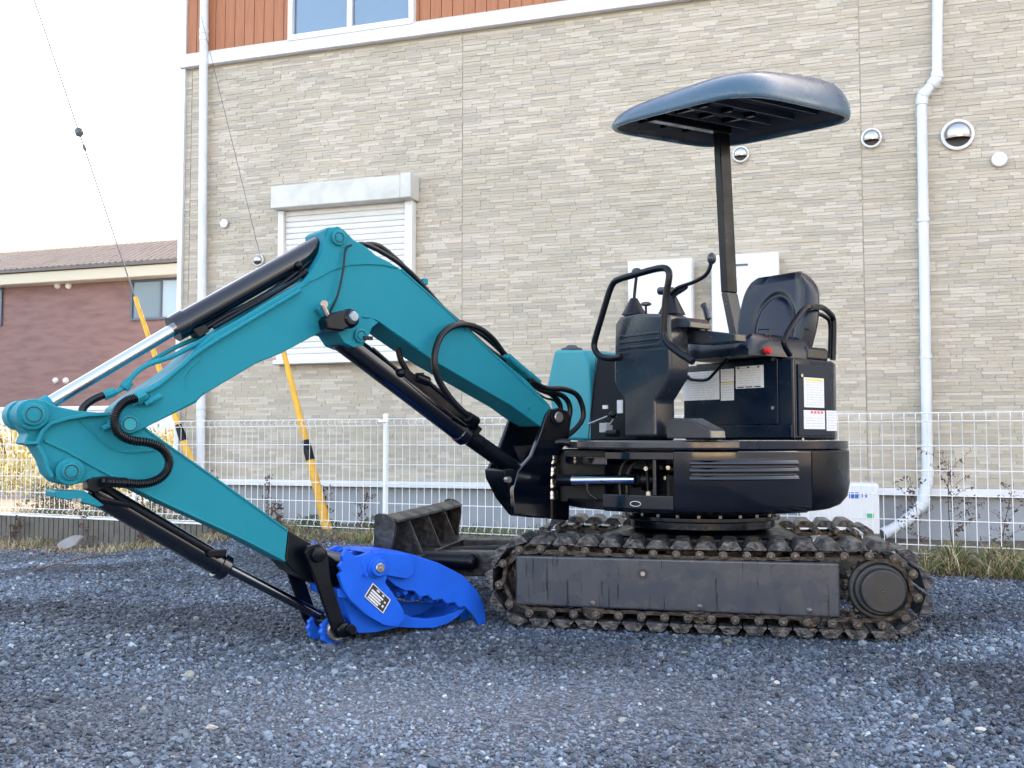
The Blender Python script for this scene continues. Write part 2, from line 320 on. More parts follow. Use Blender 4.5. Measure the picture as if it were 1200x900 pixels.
pal = np.array([(0.018, 0.026, 0.04), (0.04, 0.054, 0.08), (0.09, 0.113, 0.155), (0.14, 0.168, 0.215), (0.045, 0.058, 0.084), (0.22, 0.25, 0.3), (0.07, 0.088, 0.125), (0.11, 0.132, 0.175), (0.42, 0.44, 0.48), (0.27, 0.24, 0.21)])
pk_ = pal[np.random.choice(10, n_, p=[0.13, 0.17, 0.15, 0.12, 0.13, 0.06, 0.13, 0.08, 0.015, 0.015])]
lat_ = (sx - CAM.x) * RT.x + (sy - CAM.y) * RT.y
rut = vnoise(sx * 0.35 + 40, sy * 1.6 + 40, 1.0, 8) * 0.6 + vnoise(sx + 40, sy + 40, 1.7, 9) * 0.4
tone = 0.44 + 0.74 * np.clip((rut - 0.32) / 0.4, 0, 1) + 0.85 * band
dustc = np.array([0.165, 0.19, 0.22]); k_ = np.clip(0.5 * band + 0.35 * np.clip(rut - 0.5, 0, 1), 0, 0.6)[:, None]
pk_ = (pk_ * [0.9, 1.03, 1.06] * tone[:, None]) * (1 - k_) + dustc * k_
me = bpy.data.meshes.new('gravel_stones'); me.vertices.add(n_); me.vertices.foreach_set('co', np.stack([sx, sy, sz], -1).astype(np.float32).ravel())
a = me.attributes.new('sc', 'FLOAT_VECTOR', 'POINT'); a.data.foreach_set('vector', (size[:, None] * np.random.uniform(0.65, 1.25, (n_, 3)) * [1, 1, 0.75]).astype(np.float32).ravel())
a = me.attributes.new('rt', 'FLOAT_VECTOR', 'POINT'); a.data.foreach_set('vector', (np.random.uniform(-1, 1, (n_, 3)) * [0.5, 0.5, 3.14]).astype(np.float32).ravel())
a = me.attributes.new('tone', 'FLOAT_COLOR', 'POINT'); a.data.foreach_set('color', np.concatenate([pk_, np.ones((n_, 1))], 1).astype(np.float32).ravel())
a = me.attributes.new('ix', 'INT', 'POINT'); a.data.foreach_set('value', np.random.randint(0, 6, n_))
STONE = mat('gravel_stone', (0, 0, 0), 0.6, vcol=True)
for q in STONE.node_tree.nodes:
    if q.type == 'ATTRIBUTE': q.attribute_type = 'INSTANCER'; q.attribute_name = 'tone'
ng = bpy.data.node_groups.new('scatter_stones', 'GeometryNodeTree')
ng.interface.new_socket('Geometry', in_out='INPUT', socket_type='NodeSocketGeometry'); ng.interface.new_socket('Geometry', in_out='OUTPUT', socket_type='NodeSocketGeometry')
N_, L_ = ng.nodes, ng.links; gi = N_.new('NodeGroupInput'); go = N_.new('NodeGroupOutput')
jg = N_.new('GeometryNodeGeometryToInstance')
for k in range(6):
    ic = N_.new('GeometryNodeMeshIcoSphere'); ic.inputs['Radius'].default_value = 1; ic.inputs['Subdivisions'].default_value = 2 if k < 3 else 1
    sp = N_.new('GeometryNodeSetPosition'); nn = N_.new('ShaderNodeTexNoise'); nn.noise_dimensions = '4D'; nn.inputs['W'].default_value = k * 7.3; nn.inputs['Scale'].default_value = 0.9
    vm = N_.new('ShaderNodeVectorMath'); vm.operation = 'SUBTRACT'; vm.inputs[1].default_value = (0.5, 0.5, 0.5); L_.new(nn.outputs['Color'], vm.inputs[0])
    vs = N_.new('ShaderNodeVectorMath'); vs.operation = 'SCALE'; vs.inputs['Scale'].default_value = 2.3; L_.new(vm.outputs[0], vs.inputs[0])
    L_.new(ic.outputs['Mesh'], sp.inputs['Geometry']); L_.new(vs.outputs[0], sp.inputs['Offset'])
    sm = N_.new('GeometryNodeSetMaterial'); sm.inputs['Material'].default_value = STONE; L_.new(sp.outputs[0], sm.inputs[0]); L_.new(sm.outputs[0], jg.inputs[0])
ip = N_.new('GeometryNodeInstanceOnPoints'); ip.inputs['Pick Instance'].default_value = True
def nattr(nm, t):
    q = N_.new('GeometryNodeInputNamedAttribute'); q.data_type = t; q.inputs[0].default_value = nm; return q.outputs[0]
L_.new(gi.outputs[0], ip.inputs['Points']); L_.new(jg.outputs[0], ip.inputs['Instance'])
L_.new(nattr('ix', 'INT'), ip.inputs['Instance Index']); L_.new(nattr('sc', 'FLOAT_VECTOR'), ip.inputs['Scale'])
er = N_.new('FunctionNodeEulerToRotation'); L_.new(nattr('rt', 'FLOAT_VECTOR'), er.inputs[0]); L_.new(er.outputs[0], ip.inputs['Rotation'])
L_.new(ip.outputs[0], go.inputs[0])
me.materials.append(STONE)
go_ = bpy.data.objects.new('gravel_stones', me); link(go_); tag(go_, 'loose crushed grey-blue gravel covering the lot', 'gravel', kind='stuff')
gmod = go_.modifiers.new('g', 'NODES'); gmod.node_group = ng

# ================================================================== MAIN BUILDING
sL = W.hit(211, 300)[0]; sR = W.hit(1200, 300)[0] + 9.0; DEPTH = 8.0
bld = thing('house', W.P((sL + sR) / 2, 0, -DEPTH / 2), 'big two storey house with beige stacked stone siding behind the excavator', 'house')
zF = W.hit(1000, 577)[1]; zB0 = W.hit(487, 44)[1]; zB1 = W.hit(487, 29)[1]; ZT = 7.6
m = MB(); W.box(m, sL, sR, zF - 0.02, zB1, -DEPTH, -0.03); obj('wall', m, MORTAR, bld, smooth=False)
m = MB(); W.box(m, sL + 0.01, sR, zB1 + 0.002, ZT, -DEPTH, -0.03); obj('upper_wall', m, WOODB, bld, smooth=False)
m = MB(); W.box(m, sL + 0.02, sR, -0.1, zF - 0.022, -DEPTH, -0.05); obj('foundation', m, CONC, bld, bev=0.01)
m = MB(); W.box(m, sL - 0.02, sR, zF - 0.02, zF + 0.045, -0.028, 0.035); obj('base_flashing', m, WHITEB, bld, bev=0.006)
m = MB(); W.box(m, sL - 0.04, sR, zB0, zB1, -0.029, 0.05); bb = obj('floor_band', m, WHITEB, bld, bev=0.008)
m = MB(); W.box(m, sL - 0.03, sR, zB1 + 0.001, zB1 + 0.025, -0.029, 0.025); obj('band_flashing', m, SHBOX, bld, bev=0.005)
for z0, z1, nm in ((zF + 0.05, zB0 - 0.003, 'corner_trim'), (zB1 + 0.03, ZT, 'corner_trim')):
    m = MB(); W.box(m, sL - 0.03, sL + 0.03, z0, z1, -0.06, 0.014); obj(nm, m, WHITEB, bld, bev=0.005)
m = MB()
ov = 0.5
m.prism([W.P(sL - ov, ZT, 0.5), W.P(sL - ov, ZT + 0.12, 0.5), W.P(sL - ov, ZT + 1.6, -DEPTH / 2), W.P(sL - ov, ZT + 0.12, -DEPTH - 0.5), W.P(sL - ov, ZT, -DEPTH - 0.5)], W.u * (sR - sL + 2 * ov))
obj('roof', m, ROOF, bld, smooth=False)
# openings in px on the wall plane
def rect(x0, y0, x1, y1, off=0): a = W.hit(x0, y0, off); c = W.hit(x1, y1, off); return a[0], c[0], c[1], a[1]
shut = rect(331, 232, 486, 418)
# stacked stone tiles
cols = [(0.527, 0.462, 0.376), (0.481, 0.424, 0.34), (0.463, 0.405, 0.337), (0.592, 0.527, 0.442), (0.424, 0.377, 0.319), (0.501, 0.433, 0.34), (0.489, 0.437, 0.372), (0.553, 0.492, 0.417)]
seams = [W.hit(541, 200)[0], W.hit(1010, 200)[0], W.hit(222, 200)[0]]
sd = seams[1] - seams[0]
lens = [0.1, 0.15, 0.2, 0.26]; TM = {}
def tile_mb(L, d, c):
    m = MB(); m.box((0, 0, 0), (L - 0.0035, 0, 0), (0, -d, 0), (0, 0, 0.0285)); m.f = m.f[0:1] + m.f[1:]; m.c = [c] * 6; return m
pitch = 0.0305; s0 = W.hit(196, 300)[0]; s1 = W.hit(1200, 300)[0] + 0.7
rest = MB(); rest.c = []; cands = []
z = zF + 0.05; row = 0
while z + pitch < zB0 - 0.002:
    s_ = sL + 0.032 - random.random() * 0.0
    rr = random.Random(row % 47 * 13 + 5)
    s_ = sL + 0.034; L0 = rr.choice([0.07, 0.14, 0.2])
    first = True
    while s_ < s1:
        L = L0 if first else rr.choice(lens); first = False
        for q in seams:
            if s_ < q - 0.002 < s_ + L: L = q - s_ - 0.001
        if L > 0.03:
            ci = rr.choice([0, 0, 1, 1, 2, 3, 3, 4, 5, 6, 7]); d = 0.003 + 0.0018 * rr.randint(0, 3); hid = (shut[0] - 0.05 < s_ and s_ + L < shut[1] + 0.05 and shut[2] < z < shut[3])
            if not hid: cands.append((s_, z, L, d, ci))
        s_ += L
        for q in seams:
            if abs(s_ - q) < 0.004: s_ = q + 0.006
    z += pitch; row += 1
sx0 = W.hit(1010, 300)[0]
def pr(c):
    p = W.P(c[0] + c[2] / 2, c[1], 0); v = p - CAM; dd = v.dot(FW); px = 600 + FOC * v.dot(RT) / dd; py = 450 - FOC * v.dot(UP) / dd
    ok = 1015 < px < 1190 and 0 < py < 480 and not (1070 < px < 1108); return (0 if ok else 1, dd)
cands.sort(key=pr)
for c in cands[:290]:
    key = (round(c[2], 2), c[3], c[4])
    if key not in TM:
        mm = tile_mb(key[0], key[1], cols[key[2]]); TM[key] = mm.mesh('tile', TILE, Vector((0, 0, 0)), False)
    inst('tile', TM[key], Matrix.Translation(W.P(c[0], c[1], -0.029)) @ Matrix.Rotation(WA, 4, 'Z'), bld)
for c in cands[290:]:
    cc = cols[c[4]]
    W.box(rest, c[0], c[0] + c[2] - 0.0035, c[1], c[1] + 0.0285, -0.029, -0.029 + c[3]); rest.c += [cc] * 6
ro = obj('tile_field', rest, TILE, bld, smooth=False); ro['kind'] = 'stuff'
# orange boards
s_ = sL + 0.035; bw = 0.128; pm = None
win = rect(341, -40, 487, 30)
while s_ < W.hit(760, 0)[0] + 1.2:
    if pm is None:
        mm = MB(); mm.box((0, 0, 0), (bw - 0.008, 0, 0), (0, -0.014, 0), (0, 0, ZT - 0.02 - zB1 - 0.03)); pm = mm.mesh('board', WOODB, Vector((0, 0, 0)), False)
    o = inst('board', pm, Matrix.Translation(W.P(s_, zB1 + 0.028, -0.029)) @ Matrix.Rotation(WA, 4, 'Z'), bld); s_ += bw
# upper window
fr = MB(); a0, a1, z0, z1 = win; z1 = z0 + 1.1
for (p, q, r_, t) in ((a0, a1, z0, z0 + 0.07), (a0, a1, z1 - 0.06, z1), (a0, a0 + 0.06, z0 + 0.07, z1 - 0.06), (a1 - 0.06, a1, z0 + 0.07, z1 - 0.06), ((a0 + a1) / 2 - 0.03, (a0 + a1) / 2 + 0.03, z0 + 0.07, z1 - 0.06)): W.box(fr, p, q, r_, t, -0.02, 0.06)
wf = obj('window', fr, WHITEB, bld, bev=0.006)
for k in (0, 1):
    p = a0 + 0.065 if k == 0 else (a0 + a1) / 2 + 0.035; q = (a0 + a1) / 2 - 0.035 if k == 0 else a1 - 0.065
    m = MB(); W.box(m, p, q, z0 + 0.075, z1 - 0.065, -0.01, 0.01 + 0.008 * k); obj('pane', m, GLASS, wf, smooth=False)
# roller shutter window
a0, a1, z0, z1 = shut; zb = W.hit(330, 249)[1]; zt = W.hit(490, 209)[1]
sh = MB()
W.box(sh, a0, a0 + 0.07, z0, zb - 0.003, -0.02, 0.09); W.box(sh, a1 - 0.09, a1, z0, zb - 0.003, -0.02, 0.09); W.box(sh, a0 - 0.03, a1 + 0.02, z0 - 0.05, z0 - 0.002, -0.02, 0.11)
sw = obj('window_shutter', sh, SHUT, bld, bev=0.006)
m = MB(); W.box(m, a0 - 0.03, a1 - 0.09, zb, zt, -0.02, 0.2); obj('shutter_box', m, SHBOX, sw, bev=0.012)
m = MB(); W.box(m, a1 - 0.088, a1 + 0.035, zb - 0.002, zt + 0.012, -0.02, 0.215); obj('box_end_cap', m, SHBOX, sw, bev=0.012)
nsl = 26; hh = (zb - z0) / nsl
smh = MB(); prof = [(0, 0), (0.012, 0.004), (0.016, hh * 0.5), (0.010, hh * 0.86), (0.0, hh * 0.95)]
smh.prism([(0, -y_, z_) for y_, z_ in prof], (a1 - a0 - 0.17, 0, 0)); smm = smh.mesh('slat', SHUT, Vector((0, 0, 0)), False)
for k in range(nsl): inst('slat', smm, Matrix.Translation(W.P(a0 + 0.075, z0 + k * hh, 0.03)) @ Matrix.Rotation(WA, 4, 'Z'), sw)
m = MB(); W.box(m, a0 + 0.07, a1 - 0.09, z0, zb, -0.02, 0.028); obj('shutter_backing', m, SHUT, sw, smooth=False)
# meter boxes
for (x0, y0, x1, y1, lab) in ((735, 306, 812, 400, 'white metal box mounted on the wall behind the control levers'), (833, 299, 914, 392, 'white metal box mounted on the wall behind the canopy post and seat')):
    a0, a1, z0, z1 = rect(x0, y0, x1, y1, 0.18)
    t = thing('wall_box', W.P((a0 + a1) / 2, z0, 0), lab, 'wall box', 'white boxes on the house wall')
    m = MB(); W.box(m, a0, a1, z0, z1, 0.0, 0.165); obj('box_body', m, WHITEM, t, bev=0.012)
    m = MB(); W.box(m, a0 + 0.01, a1 - 0.01, z0 + 0.01, z1 - 0.01, 0.168, 0.185); obj('box_door', m, WHITEM, t, bev=0.008)
    m = MB(); W.box(m, a1 - 0.42, a1 - 0.28, z1 - 0.12, z1 - 0.1, 0.186, 0.192); obj('slot', m, ALU, t, smooth=False)
# downpipes
def pipe(name, pts, r, lab, offs, dirty=None):
    P = [W.H(x, y, o) for (x, y), o in zip(pts, offs)]
    t = thing(name, Vector((P[-1].x, P[-1].y, min(p.z for p in P))), lab, 'downpipe', 'downpipes on the house wall')
    m = MB(); m.tube(P, r, 18); obj('pipe', m, PVC, t)
    for i in range(1, len(P)):
        L = (P[i] - P[i - 1]).length
        d = (P[i] - P[i - 1]).normalized()
        for q in ([0.02] if i > 1 else []) + [L - 0.06]:
            m = MB(); m.cyl(P[i - 1] + d * q, P[i - 1] + d * (q + 0.06), r * 1.12, 18); obj('collar', m, PVC, t, bev=0.003)
    return t
pipe('downpipe', [(240, -60), (239, 40), (235.5, 480), (235, 600)], 0.048, 'grey white downpipe at the left corner of the house', [0.07] * 4)
t = pipe('downpipe', [(1099, -50), (1098, 92), (1080, 113), (1087, 558), (1082, 590), (1060, 612), (1034, 626)], 0.047, 'white downpipe with an elbow near the top right of the photo', [0.07, 0.07, 0.07, 0.07, 0.12, 0.2, 0.3])
for (x, y) in ((1082, 260), (1085, 420)):
    m = MB(); p = W.H(x, y, 0.07); m.cyl(p, p + Vector((0, 0, 0.03)), 0.054, 18); W.box(m, W.hit(x, y, 0)[0] - 0.02, W.hit(x, y, 0)[0] + 0.02, p.z, p.z + 0.03, 0, 0.06); obj('bracket', m, PVC, t)
# vents
def vent(x, y, r, lab):
    p = W.H(x, y, 0.0); t = thing('wall_vent', p, lab, 'wall vent', 'round hooded vents on the house wall')
    m = MB(); m.steps(p, p + W.n, [(0, r * 1.22), (0.012, r * 1.22), (0.018, r * 1.14), (0.018, r * 1.05)], 28); obj('flange', m, WHITEM, t)
    m = MB(); seg = 20; vs = []; rg = 12
    for i in range(rg + 1):
        al = R(112) * i / rg
        for k in range(seg + 1):
            be = math.pi * (k / seg - 0.5); vs.append(p + W.n * (0.02 + 0.75 * r * math.sin(al) * math.cos(be)) + W.u * (r * math.sin(al) * math.sin(be)) + ZZ * (r * math.cos(al)))
    m.add(vs, [(i * (seg + 1) + k, i * (seg + 1) + k + 1, (i + 1) * (seg + 1) + k + 1, (i + 1) * (seg + 1) + k) for i in range(rg) for k in range(seg)]); obj('hood', m, VENT, t)
    m = MB(); m.cyl(p + W.n * 0.019, p + W.n * 0.024, r * 0.98, 24); obj('grille', m, DKINK, t)
vent(303, 305, 0.055, 'steel hooded vent just above the arm cylinder, left of the shutter')
vent(1021, 162, 0.075, 'small steel hooded vent right of the canopy')
vent(1122, 158, 0.115, 'largest steel hooded vent, right of the downpipe elbow')
vent(868, 181, 0.065, 'steel hooded vent half hidden by the canopy post')
for x, y, r, lab in ((263, 262, 0.05, 'round white cap on the siding between downpipe and shutter'), (1171, 187, 0.065, 'round white cap on the siding near the right edge')):
    p = W.H(x, y, 0); m = MB(); m.steps(p, p + W.n, [(0, r), (0.015, r), (0.022, r * 0.85)], 24); tag(obj('blanking_disc', m, WHITEM), lab, 'blanking disc', 'round white discs on the house wall')
# air conditioner unit
a0, z0 = W.hit(978, 650, 0.55); a1, z1 = W.hit(1030, 567, 0.55); z0 = 0.12
t = thing('air_conditioner', W.P((a0 + a1) / 2, 0.0, 0.4), 'white outdoor air conditioner unit behind the counterweight', 'air conditioner')
m = MB(); W.box(m, a0 - 0.28, a1, z0, z1, 0.25, 0.55); obj('casing', m, WHITEM, t, bev=0.02)
m = MB(); W.box(m, a0 - 0.2, a0 - 0.1, -0.02, z0 - 0.002, 0.3, 0.5); W.box(m, a1 - 0.12, a1 - 0.04, -0.02, z0 - 0.002, 0.3, 0.5); obj('foot', m, CONC, t)
for x0, y0, x1, y1, mt in ((995, 577, 1001, 584, BLUEP), (1002, 577, 1006, 584, BLUEP), (1009, 578, 1011, 583, BLUEP), (1014, 578, 1016, 583, BLUEP), (1016, 602, 1024, 608, GREENP)):
    p0 = W.hit(x0, y1, 0.552); p1 = W.hit(x1, y0, 0.552); m = MB(); W.box(m, p0[0], p1[0], p0[1], p1[1], 0.5505, 0.553); obj('printed_mark', m, mt, t, smooth=False)

# ================================================================== RED HOUSE
ho = from_pd(100, 26); Hf = Fr(ho, WA)
rh = thing('brick_house', ho, 'distant dark red brick house with a tiled roof at the left', 'house')
zE = Hf.hit(100, 330)[1]; hL = -9; hR = Hf.hit(330, 400)[0]
m = MB(); Hf.box(m, hL, hR, -0.1, zE, -7, 0); obj('wall', m, REDB, rh, smooth=False)
m = MB(); Hf.box(m, hL - 0.5, hR + 0.5, zE - 0.04, zE + 0.26, -7.3, 0.42); obj('fascia', m, CREAM, rh, bev=0.03)
m = MB(); zr0 = zE + 0.27; rise = 1.05; dep_ = 1.4
m.prism([Hf.P(hL - 0.6, zr0, 0.5), Hf.P(hL - 0.6, zr0 + 0.05, 0.5), Hf.P(hL - 0.6, zr0 + rise, -dep_), Hf.P(hL - 0.6, zr0, -7.6)], Hf.u * (hR - hL + 1.2)); rf = obj('roof', m, ROOF, rh, smooth=False)
ridge = MB(); ridge.tube([(0, 0, 0), (0, dep_ + 0.5, rise - 0.05)], 0.055, 6); rm = ridge.mesh('roof_tile_row', ROOF, Vector((0, 0, 0)), False)
q = hL - 0.5
k = 0
while q < hR + 0.5 and k < 150:
    if q > Hf.hit(-60, 320)[0]: inst('roof_tile_row', rm, Matrix.Translation(Hf.P(q, zr0 + 0.06, 0.5)) @ Matrix.Rotation(WA, 4, 'Z'), rf)
    q += 0.2; k += 1
for j in range(9):
    m = MB(); t_ = j / 9; Hf.box(m, Hf.hit(-60, 320)[0], hR + 0.4, zr0 + 0.04 + t_ * (rise - 0.05), zr0 + 0.085 + t_ * (rise - 0.05), 0.5 - t_ * (dep_ + 0.5) - 0.03, 0.5 - t_ * (dep_ + 0.5)); obj('tile_course', m, ROOF, rf, smooth=False)
for x0, y0, x1, y1, lab in ((153, 324, 226, 376, None), (-50, 336, 3.5, 384, None)):
    p = Hf.hit(x0, y1, 0.03); q = Hf.hit(x1, y0, 0.03); a0, a1, z0, z1 = p[0], q[0], p[1], q[1]
    m = MB()
    for (p, q, r_, t_) in ((a0, a1, z0, z0 + 0.06), (a0, a1, z1 - 0.06, z1), (a0, a0 + 0.06, z0 + 0.06, z1 - 0.06), (a1 - 0.06, a1, z0 + 0.06, z1 - 0.06), ((a0 + a1) / 2 - 0.03, (a0 + a1) / 2 + 0.03, z0 + 0.06, z1 - 0.06)): Hf.box(m, p, q, r_, t_, 0.0, 0.06)
    wf = obj('window', m, ALU, rh, smooth=False)
    md = (a0 + a1) / 2
    m = MB(); Hf.box(m, a0 + 0.06, md - 0.03, z0 + 0.06, z1 - 0.06, 0.003, 0.02); obj('pane', m, GLASSD, wf, smooth=False)
    m = MB(); Hf.box(m, md + 0.03, a1 - 0.06, z0 + 0.06, z1 - 0.06, 0.003, 0.03); obj('pane', m, GLASSF, wf, smooth=False)
for x, y in ((68, 335), (81, 335), (66, 446), (78, 446)):
    p = Hf.H(x, y, 0); m = MB(); m.ball(p + Hf.n * 0.02, 0.085, seg=12, rg=8); obj('vent_cap', m, WHITEM, rh)
# white boundary wall of the next plot
bo = from_pd(100, 21); Bf = Fr(bo, WA); zt = Bf.hit(100, 476)[1]
t = thing('boundary_wall', bo, 'long white boundary wall in front of the red brick house', 'wall')
m = MB(); Bf.box(m, -6, 3.6, -0.1, zt - 0.1, -0.12, 0); obj('wall_panel', m, WHITEB, t, smooth=False)
m = MB(); Bf.box(m, -6, 3.6, zt - 0.098, zt, -0.15, 0.03); obj('coping', m, WHITEB, t, bev=0.02)

# ================================================================== HOUSE ACROSS THE LOT (its sunlit front is mirrored in the black panels)
ah = thing('neighbour_house', (4.5, -20, 0), 'cream house across the lot, seen only as a warm reflection in the black panels', 'house')
CREAMW = mat('cream_render', (0.5, 0.42, 0.31), 0.8, bump=0.1, dirt=(0.4, 0.34, 0.26), dscale=1)
m = MB(); m.box((-1.5, -26, -0.1), (12, 0, 0), (0, 6, 0), (0, 0, 6.0)); obj('wall', m, CREAMW, ah, smooth=False)
m = MB(); m.prism([(-2, -19.5, 6.0), (-2, -26.5, 6.0), (-2, -23, 7.8)], (13, 0, 0)); obj('roof', m, ROOF, ah, smooth=False)
for x_ in (0.2, 3.2, 6.4, 9.0):
    for z_ in (0.9, 3.7):
        m = MB(); m.box((x_ - 0.06, -20.0, z_ - 0.06), (1.52, 0, 0), (0, 0.05, 0), (0, 0, 1.32)); wf = obj('window', m, ALU, ah, smooth=False)
        m = MB(); m.box((x_, -19.95, z_), (1.4, 0, 0), (0, 0.01, 0), (0, 0, 1.2)); obj('pane', m, GLASS, wf, smooth=False)

# ================================================================== FENCE
f0s = FN.hit(-60, 550)[0]; f1s = FN.hit(1240, 550)[0]
fence = thing('mesh_fence', FN.P(0, 0, 0), 'long white welded wire mesh fence between the gravel lot and the house', 'fence')
zb_ = 0.115; zt_ = 0.92 + 32 / 1150 * 7.3
posts = []; sp_ = FN.hit(449, 550)[0]
while sp_ > f0s: sp_ -= 3.1
pl = []
while sp_ < f1s + 2: pl.append(sp_); sp_ += 3.1
pmh = MB(); pmh.cyl((0, 0, 0), (0, 0, zt_ + 0.03), 0.024, 14); pmh.steps((0, 0, zt_ + 0.03), (0, 0, 3), [(0, 0.028), (0.015, 0.028), (0.02, 0.02)], 14)
pmesh = pmh.mesh('fence_post', WIRE, Vector((0, 0, 0))); sharp_angle(pmesh)
vz = [zb_, zb_ + 0.035, zt_ - 0.045, zt_ - 0.02, zt_]
wm = MB(); wm.tube([(0, 0, zb_), (0, -0.03, zb_ + 0.03), (0, 0, zb_ + 0.06), (0, 0, zt_ - 0.06), (0, -0.035, zt_ - 0.03), (0, 0, zt_)], 0.0031, 5); wmesh = wm.mesh('wire', WIRE, Vector((0, 0, 0)))
hm = MB(); hm.cyl((0, 0, 0), (3.03, 0, 0), 0.0042, 6); hmesh = hm.mesh('rail_wire', WIRE, Vector((0, 0, 0)))
RZ = Matrix.Rotation(FA, 4, 'Z')
for i, s_ in enumerate(pl):
    o = inst('fence_post', pmesh, Matrix.Translation(FN.P(s_, 0, -0.04)) @ RZ, fence)
    m = MB(); FN.box(m, s_ - 0.05, s_ + 0.05, zt_ - 0.03, zt_ - 0.005, -0.02, 0.012); obj('clamp', m, WIRE, fence, bev=0.003)
    if i == len(pl) - 1: break
    m = MB()
    hz = [zb_, zb_ + 0.06] + [zb_ + 0.06 + (zt_ - 0.06 - zb_ - 0.06) * k / 5 for k in range(1, 6)] + [zt_]
    pnl = None
    for z_ in hz:
        r0 = FN.P(s_ + 0.035, z_, 0.0)
        if pnl is None:
            mm = MB(); mm.cyl(r0, FN.P(s_ + 3.065, z_, 0), 0.0042, 6); pnl = obj('fence_panel', mm, WIRE, fence)
        else: inst('rail_wire', hmesh, Matrix.Translation(r0) @ RZ, pnl)
    for k in range(40):
        inst('wire', wmesh, Matrix.Translation(FN.P(s_ + 0.055 + k * 0.0766, 0, 0.004)) @ RZ, pnl)
# concrete base under the fence, grooved boards at the left
sm = FN.hit(330, 640)[0]
m = MB(); FN.box(m, sm, f1s + 1, -0.15, 0.085, -0.1, 0.0); tag(obj('fence_footing', m, CONCD), 'low grey concrete strip under the right part of the mesh fence', 'concrete strip')
t = thing('grooved_retaining_boards', FN.P(f0s, 0, 0), 'low weathered grooved boards under the mesh fence at the left', 'retaining boards')
bmh = MB(); bmh.box((0, 0, -0.3), (0.062, 0, 0), (0, -0.03, 0), (0, 0, 0.385)); bmm = bmh.mesh('board', CONCD, Vector((0, 0, 0)), False)
s_ = f0s
while s_ < sm: inst('board', bmm, Matrix.Translation(FN.P(s_, 0, 0.0)) @ RZ, t); s_ += 0.075
m = MB(); FN.box(m, f0s, sm - 0.01, -0.3, 0.075, -0.06, -0.001); obj('backing', m, CONCD, t, smooth=False)
m = MB(); FN.box(m, f0s, sm - 0.01, 0.087, 0.1, -0.05, 0.035); obj('top_rail', m, WHITEM, t, smooth=False)

# ================================================================== GUY WIRES
def guy(name, pix, ydep, wlab, glab, g0, g1, base, clamp):
    # straight line in a plane parallel to the fence, leaning to a pole out of the frame
    G = Fr(from_pd(base[0], ydep), FA)
    A = G.H(*base); 
    far = G.H(*pix)
    m = MB(); m.tube([A, far], 0.0085 if ydep > 10 else 0.003, 6)
    t = thing('guy_wire', A, wlab, 'guy wire', 'guy wires of a utility pole')
    obj('cable', m, CABLE, t)
    d = (far - A).normalized()
    p0 = G.H(*g0); p1 = G.H(*g1); la = (p0 - A).dot(d); lb = (p1 - A).dot(d); c = (G.H(*clamp) - A).dot(d)
    tg = thing('guy_guard', A, glab, 'guy guard', 'yellow guards on the guy wires')
    m = MB(); m.tube([A + d * max(0.02, la), A + d * (c - 0.1)], [0.05, 0.04], 14); obj('lower_sleeve', m, YEL, tg, bev=0.003)
    m = MB(); m.tube([A + d * (c + 0.08), A + d * lb], [0.035, 0.024], 14); obj('upper_sleeve', m, YEL, tg, bev=0.003)
    m = MB(); m.tube([A + d * (c - 0.1), A + d * (c + 0.0), A + d * (c + 0.1)], [0.045, 0.046, 0.036], 12); obj('black_joint', m, BLACKM, tg)
    return t, A, d, G
guy('g', (236, 20), 9.45, 'thin cable running up past the shutter window', 'yellow guard pipe standing right of the shutter, foot in the weeds', (386, 630), (330, 408), (387, 634), (362, 527))
t, A, d, G = guy('g', (30, -30), 10.9, 'thin cable crossing the white sky at the far left', 'yellow guard pipe leaning behind the boom at the left', (226, 560), (160, 347), (232, 566), (216, 505))
for (x, y, r, L) in ((95, 153, 0.05, 0.12), (100, 172, 0.02, 0.1)):
    q = (G.H(x, y) - A).dot(d); m = MB(); m.tube([A + d * (q - L / 2), A + d * (q - L / 4), A + d * (q + L / 4), A + d * (q + L / 2)], [r * 0.4, r, r, r * 0.4], 10); obj('insulator', m, CABLE, t)

# ================================================================== EXCAVATOR
cc = Vector((-0.08, 0.775, 0))
ex = thing('mini_excavator', cc, 'teal and black mini excavator with a domed canopy and a blue grapple on its arm', 'excavator')
B = Fr((0, 0), 0); TQ = R(50); T = Fr((-0.86, 0.64), TQ)
KX = Vector((0.388, 0.20, 0)); PF = Fr(KX, R(-40)); SF = Fr(KX, R(50)); CF = Fr((-0.34, 0.12), R(-40))
NDIR = PF.n                                              # towards the front of the machine
def part(name, m, mt, par=ex, **k): return obj(name, m, mt, par, **k)
def hose(name, pts, fr, off, r, mt=RUBBER, par=ex, n=6, seg=10):
    offs = off if isinstance(off, (list, tuple)) else [off] * len(pts)
    m = MB(); m.tube(spline([fr.H(x, y, o) for (x, y), o in zip(pts, offs)], n), r, seg); return part(name, m, mt, par)

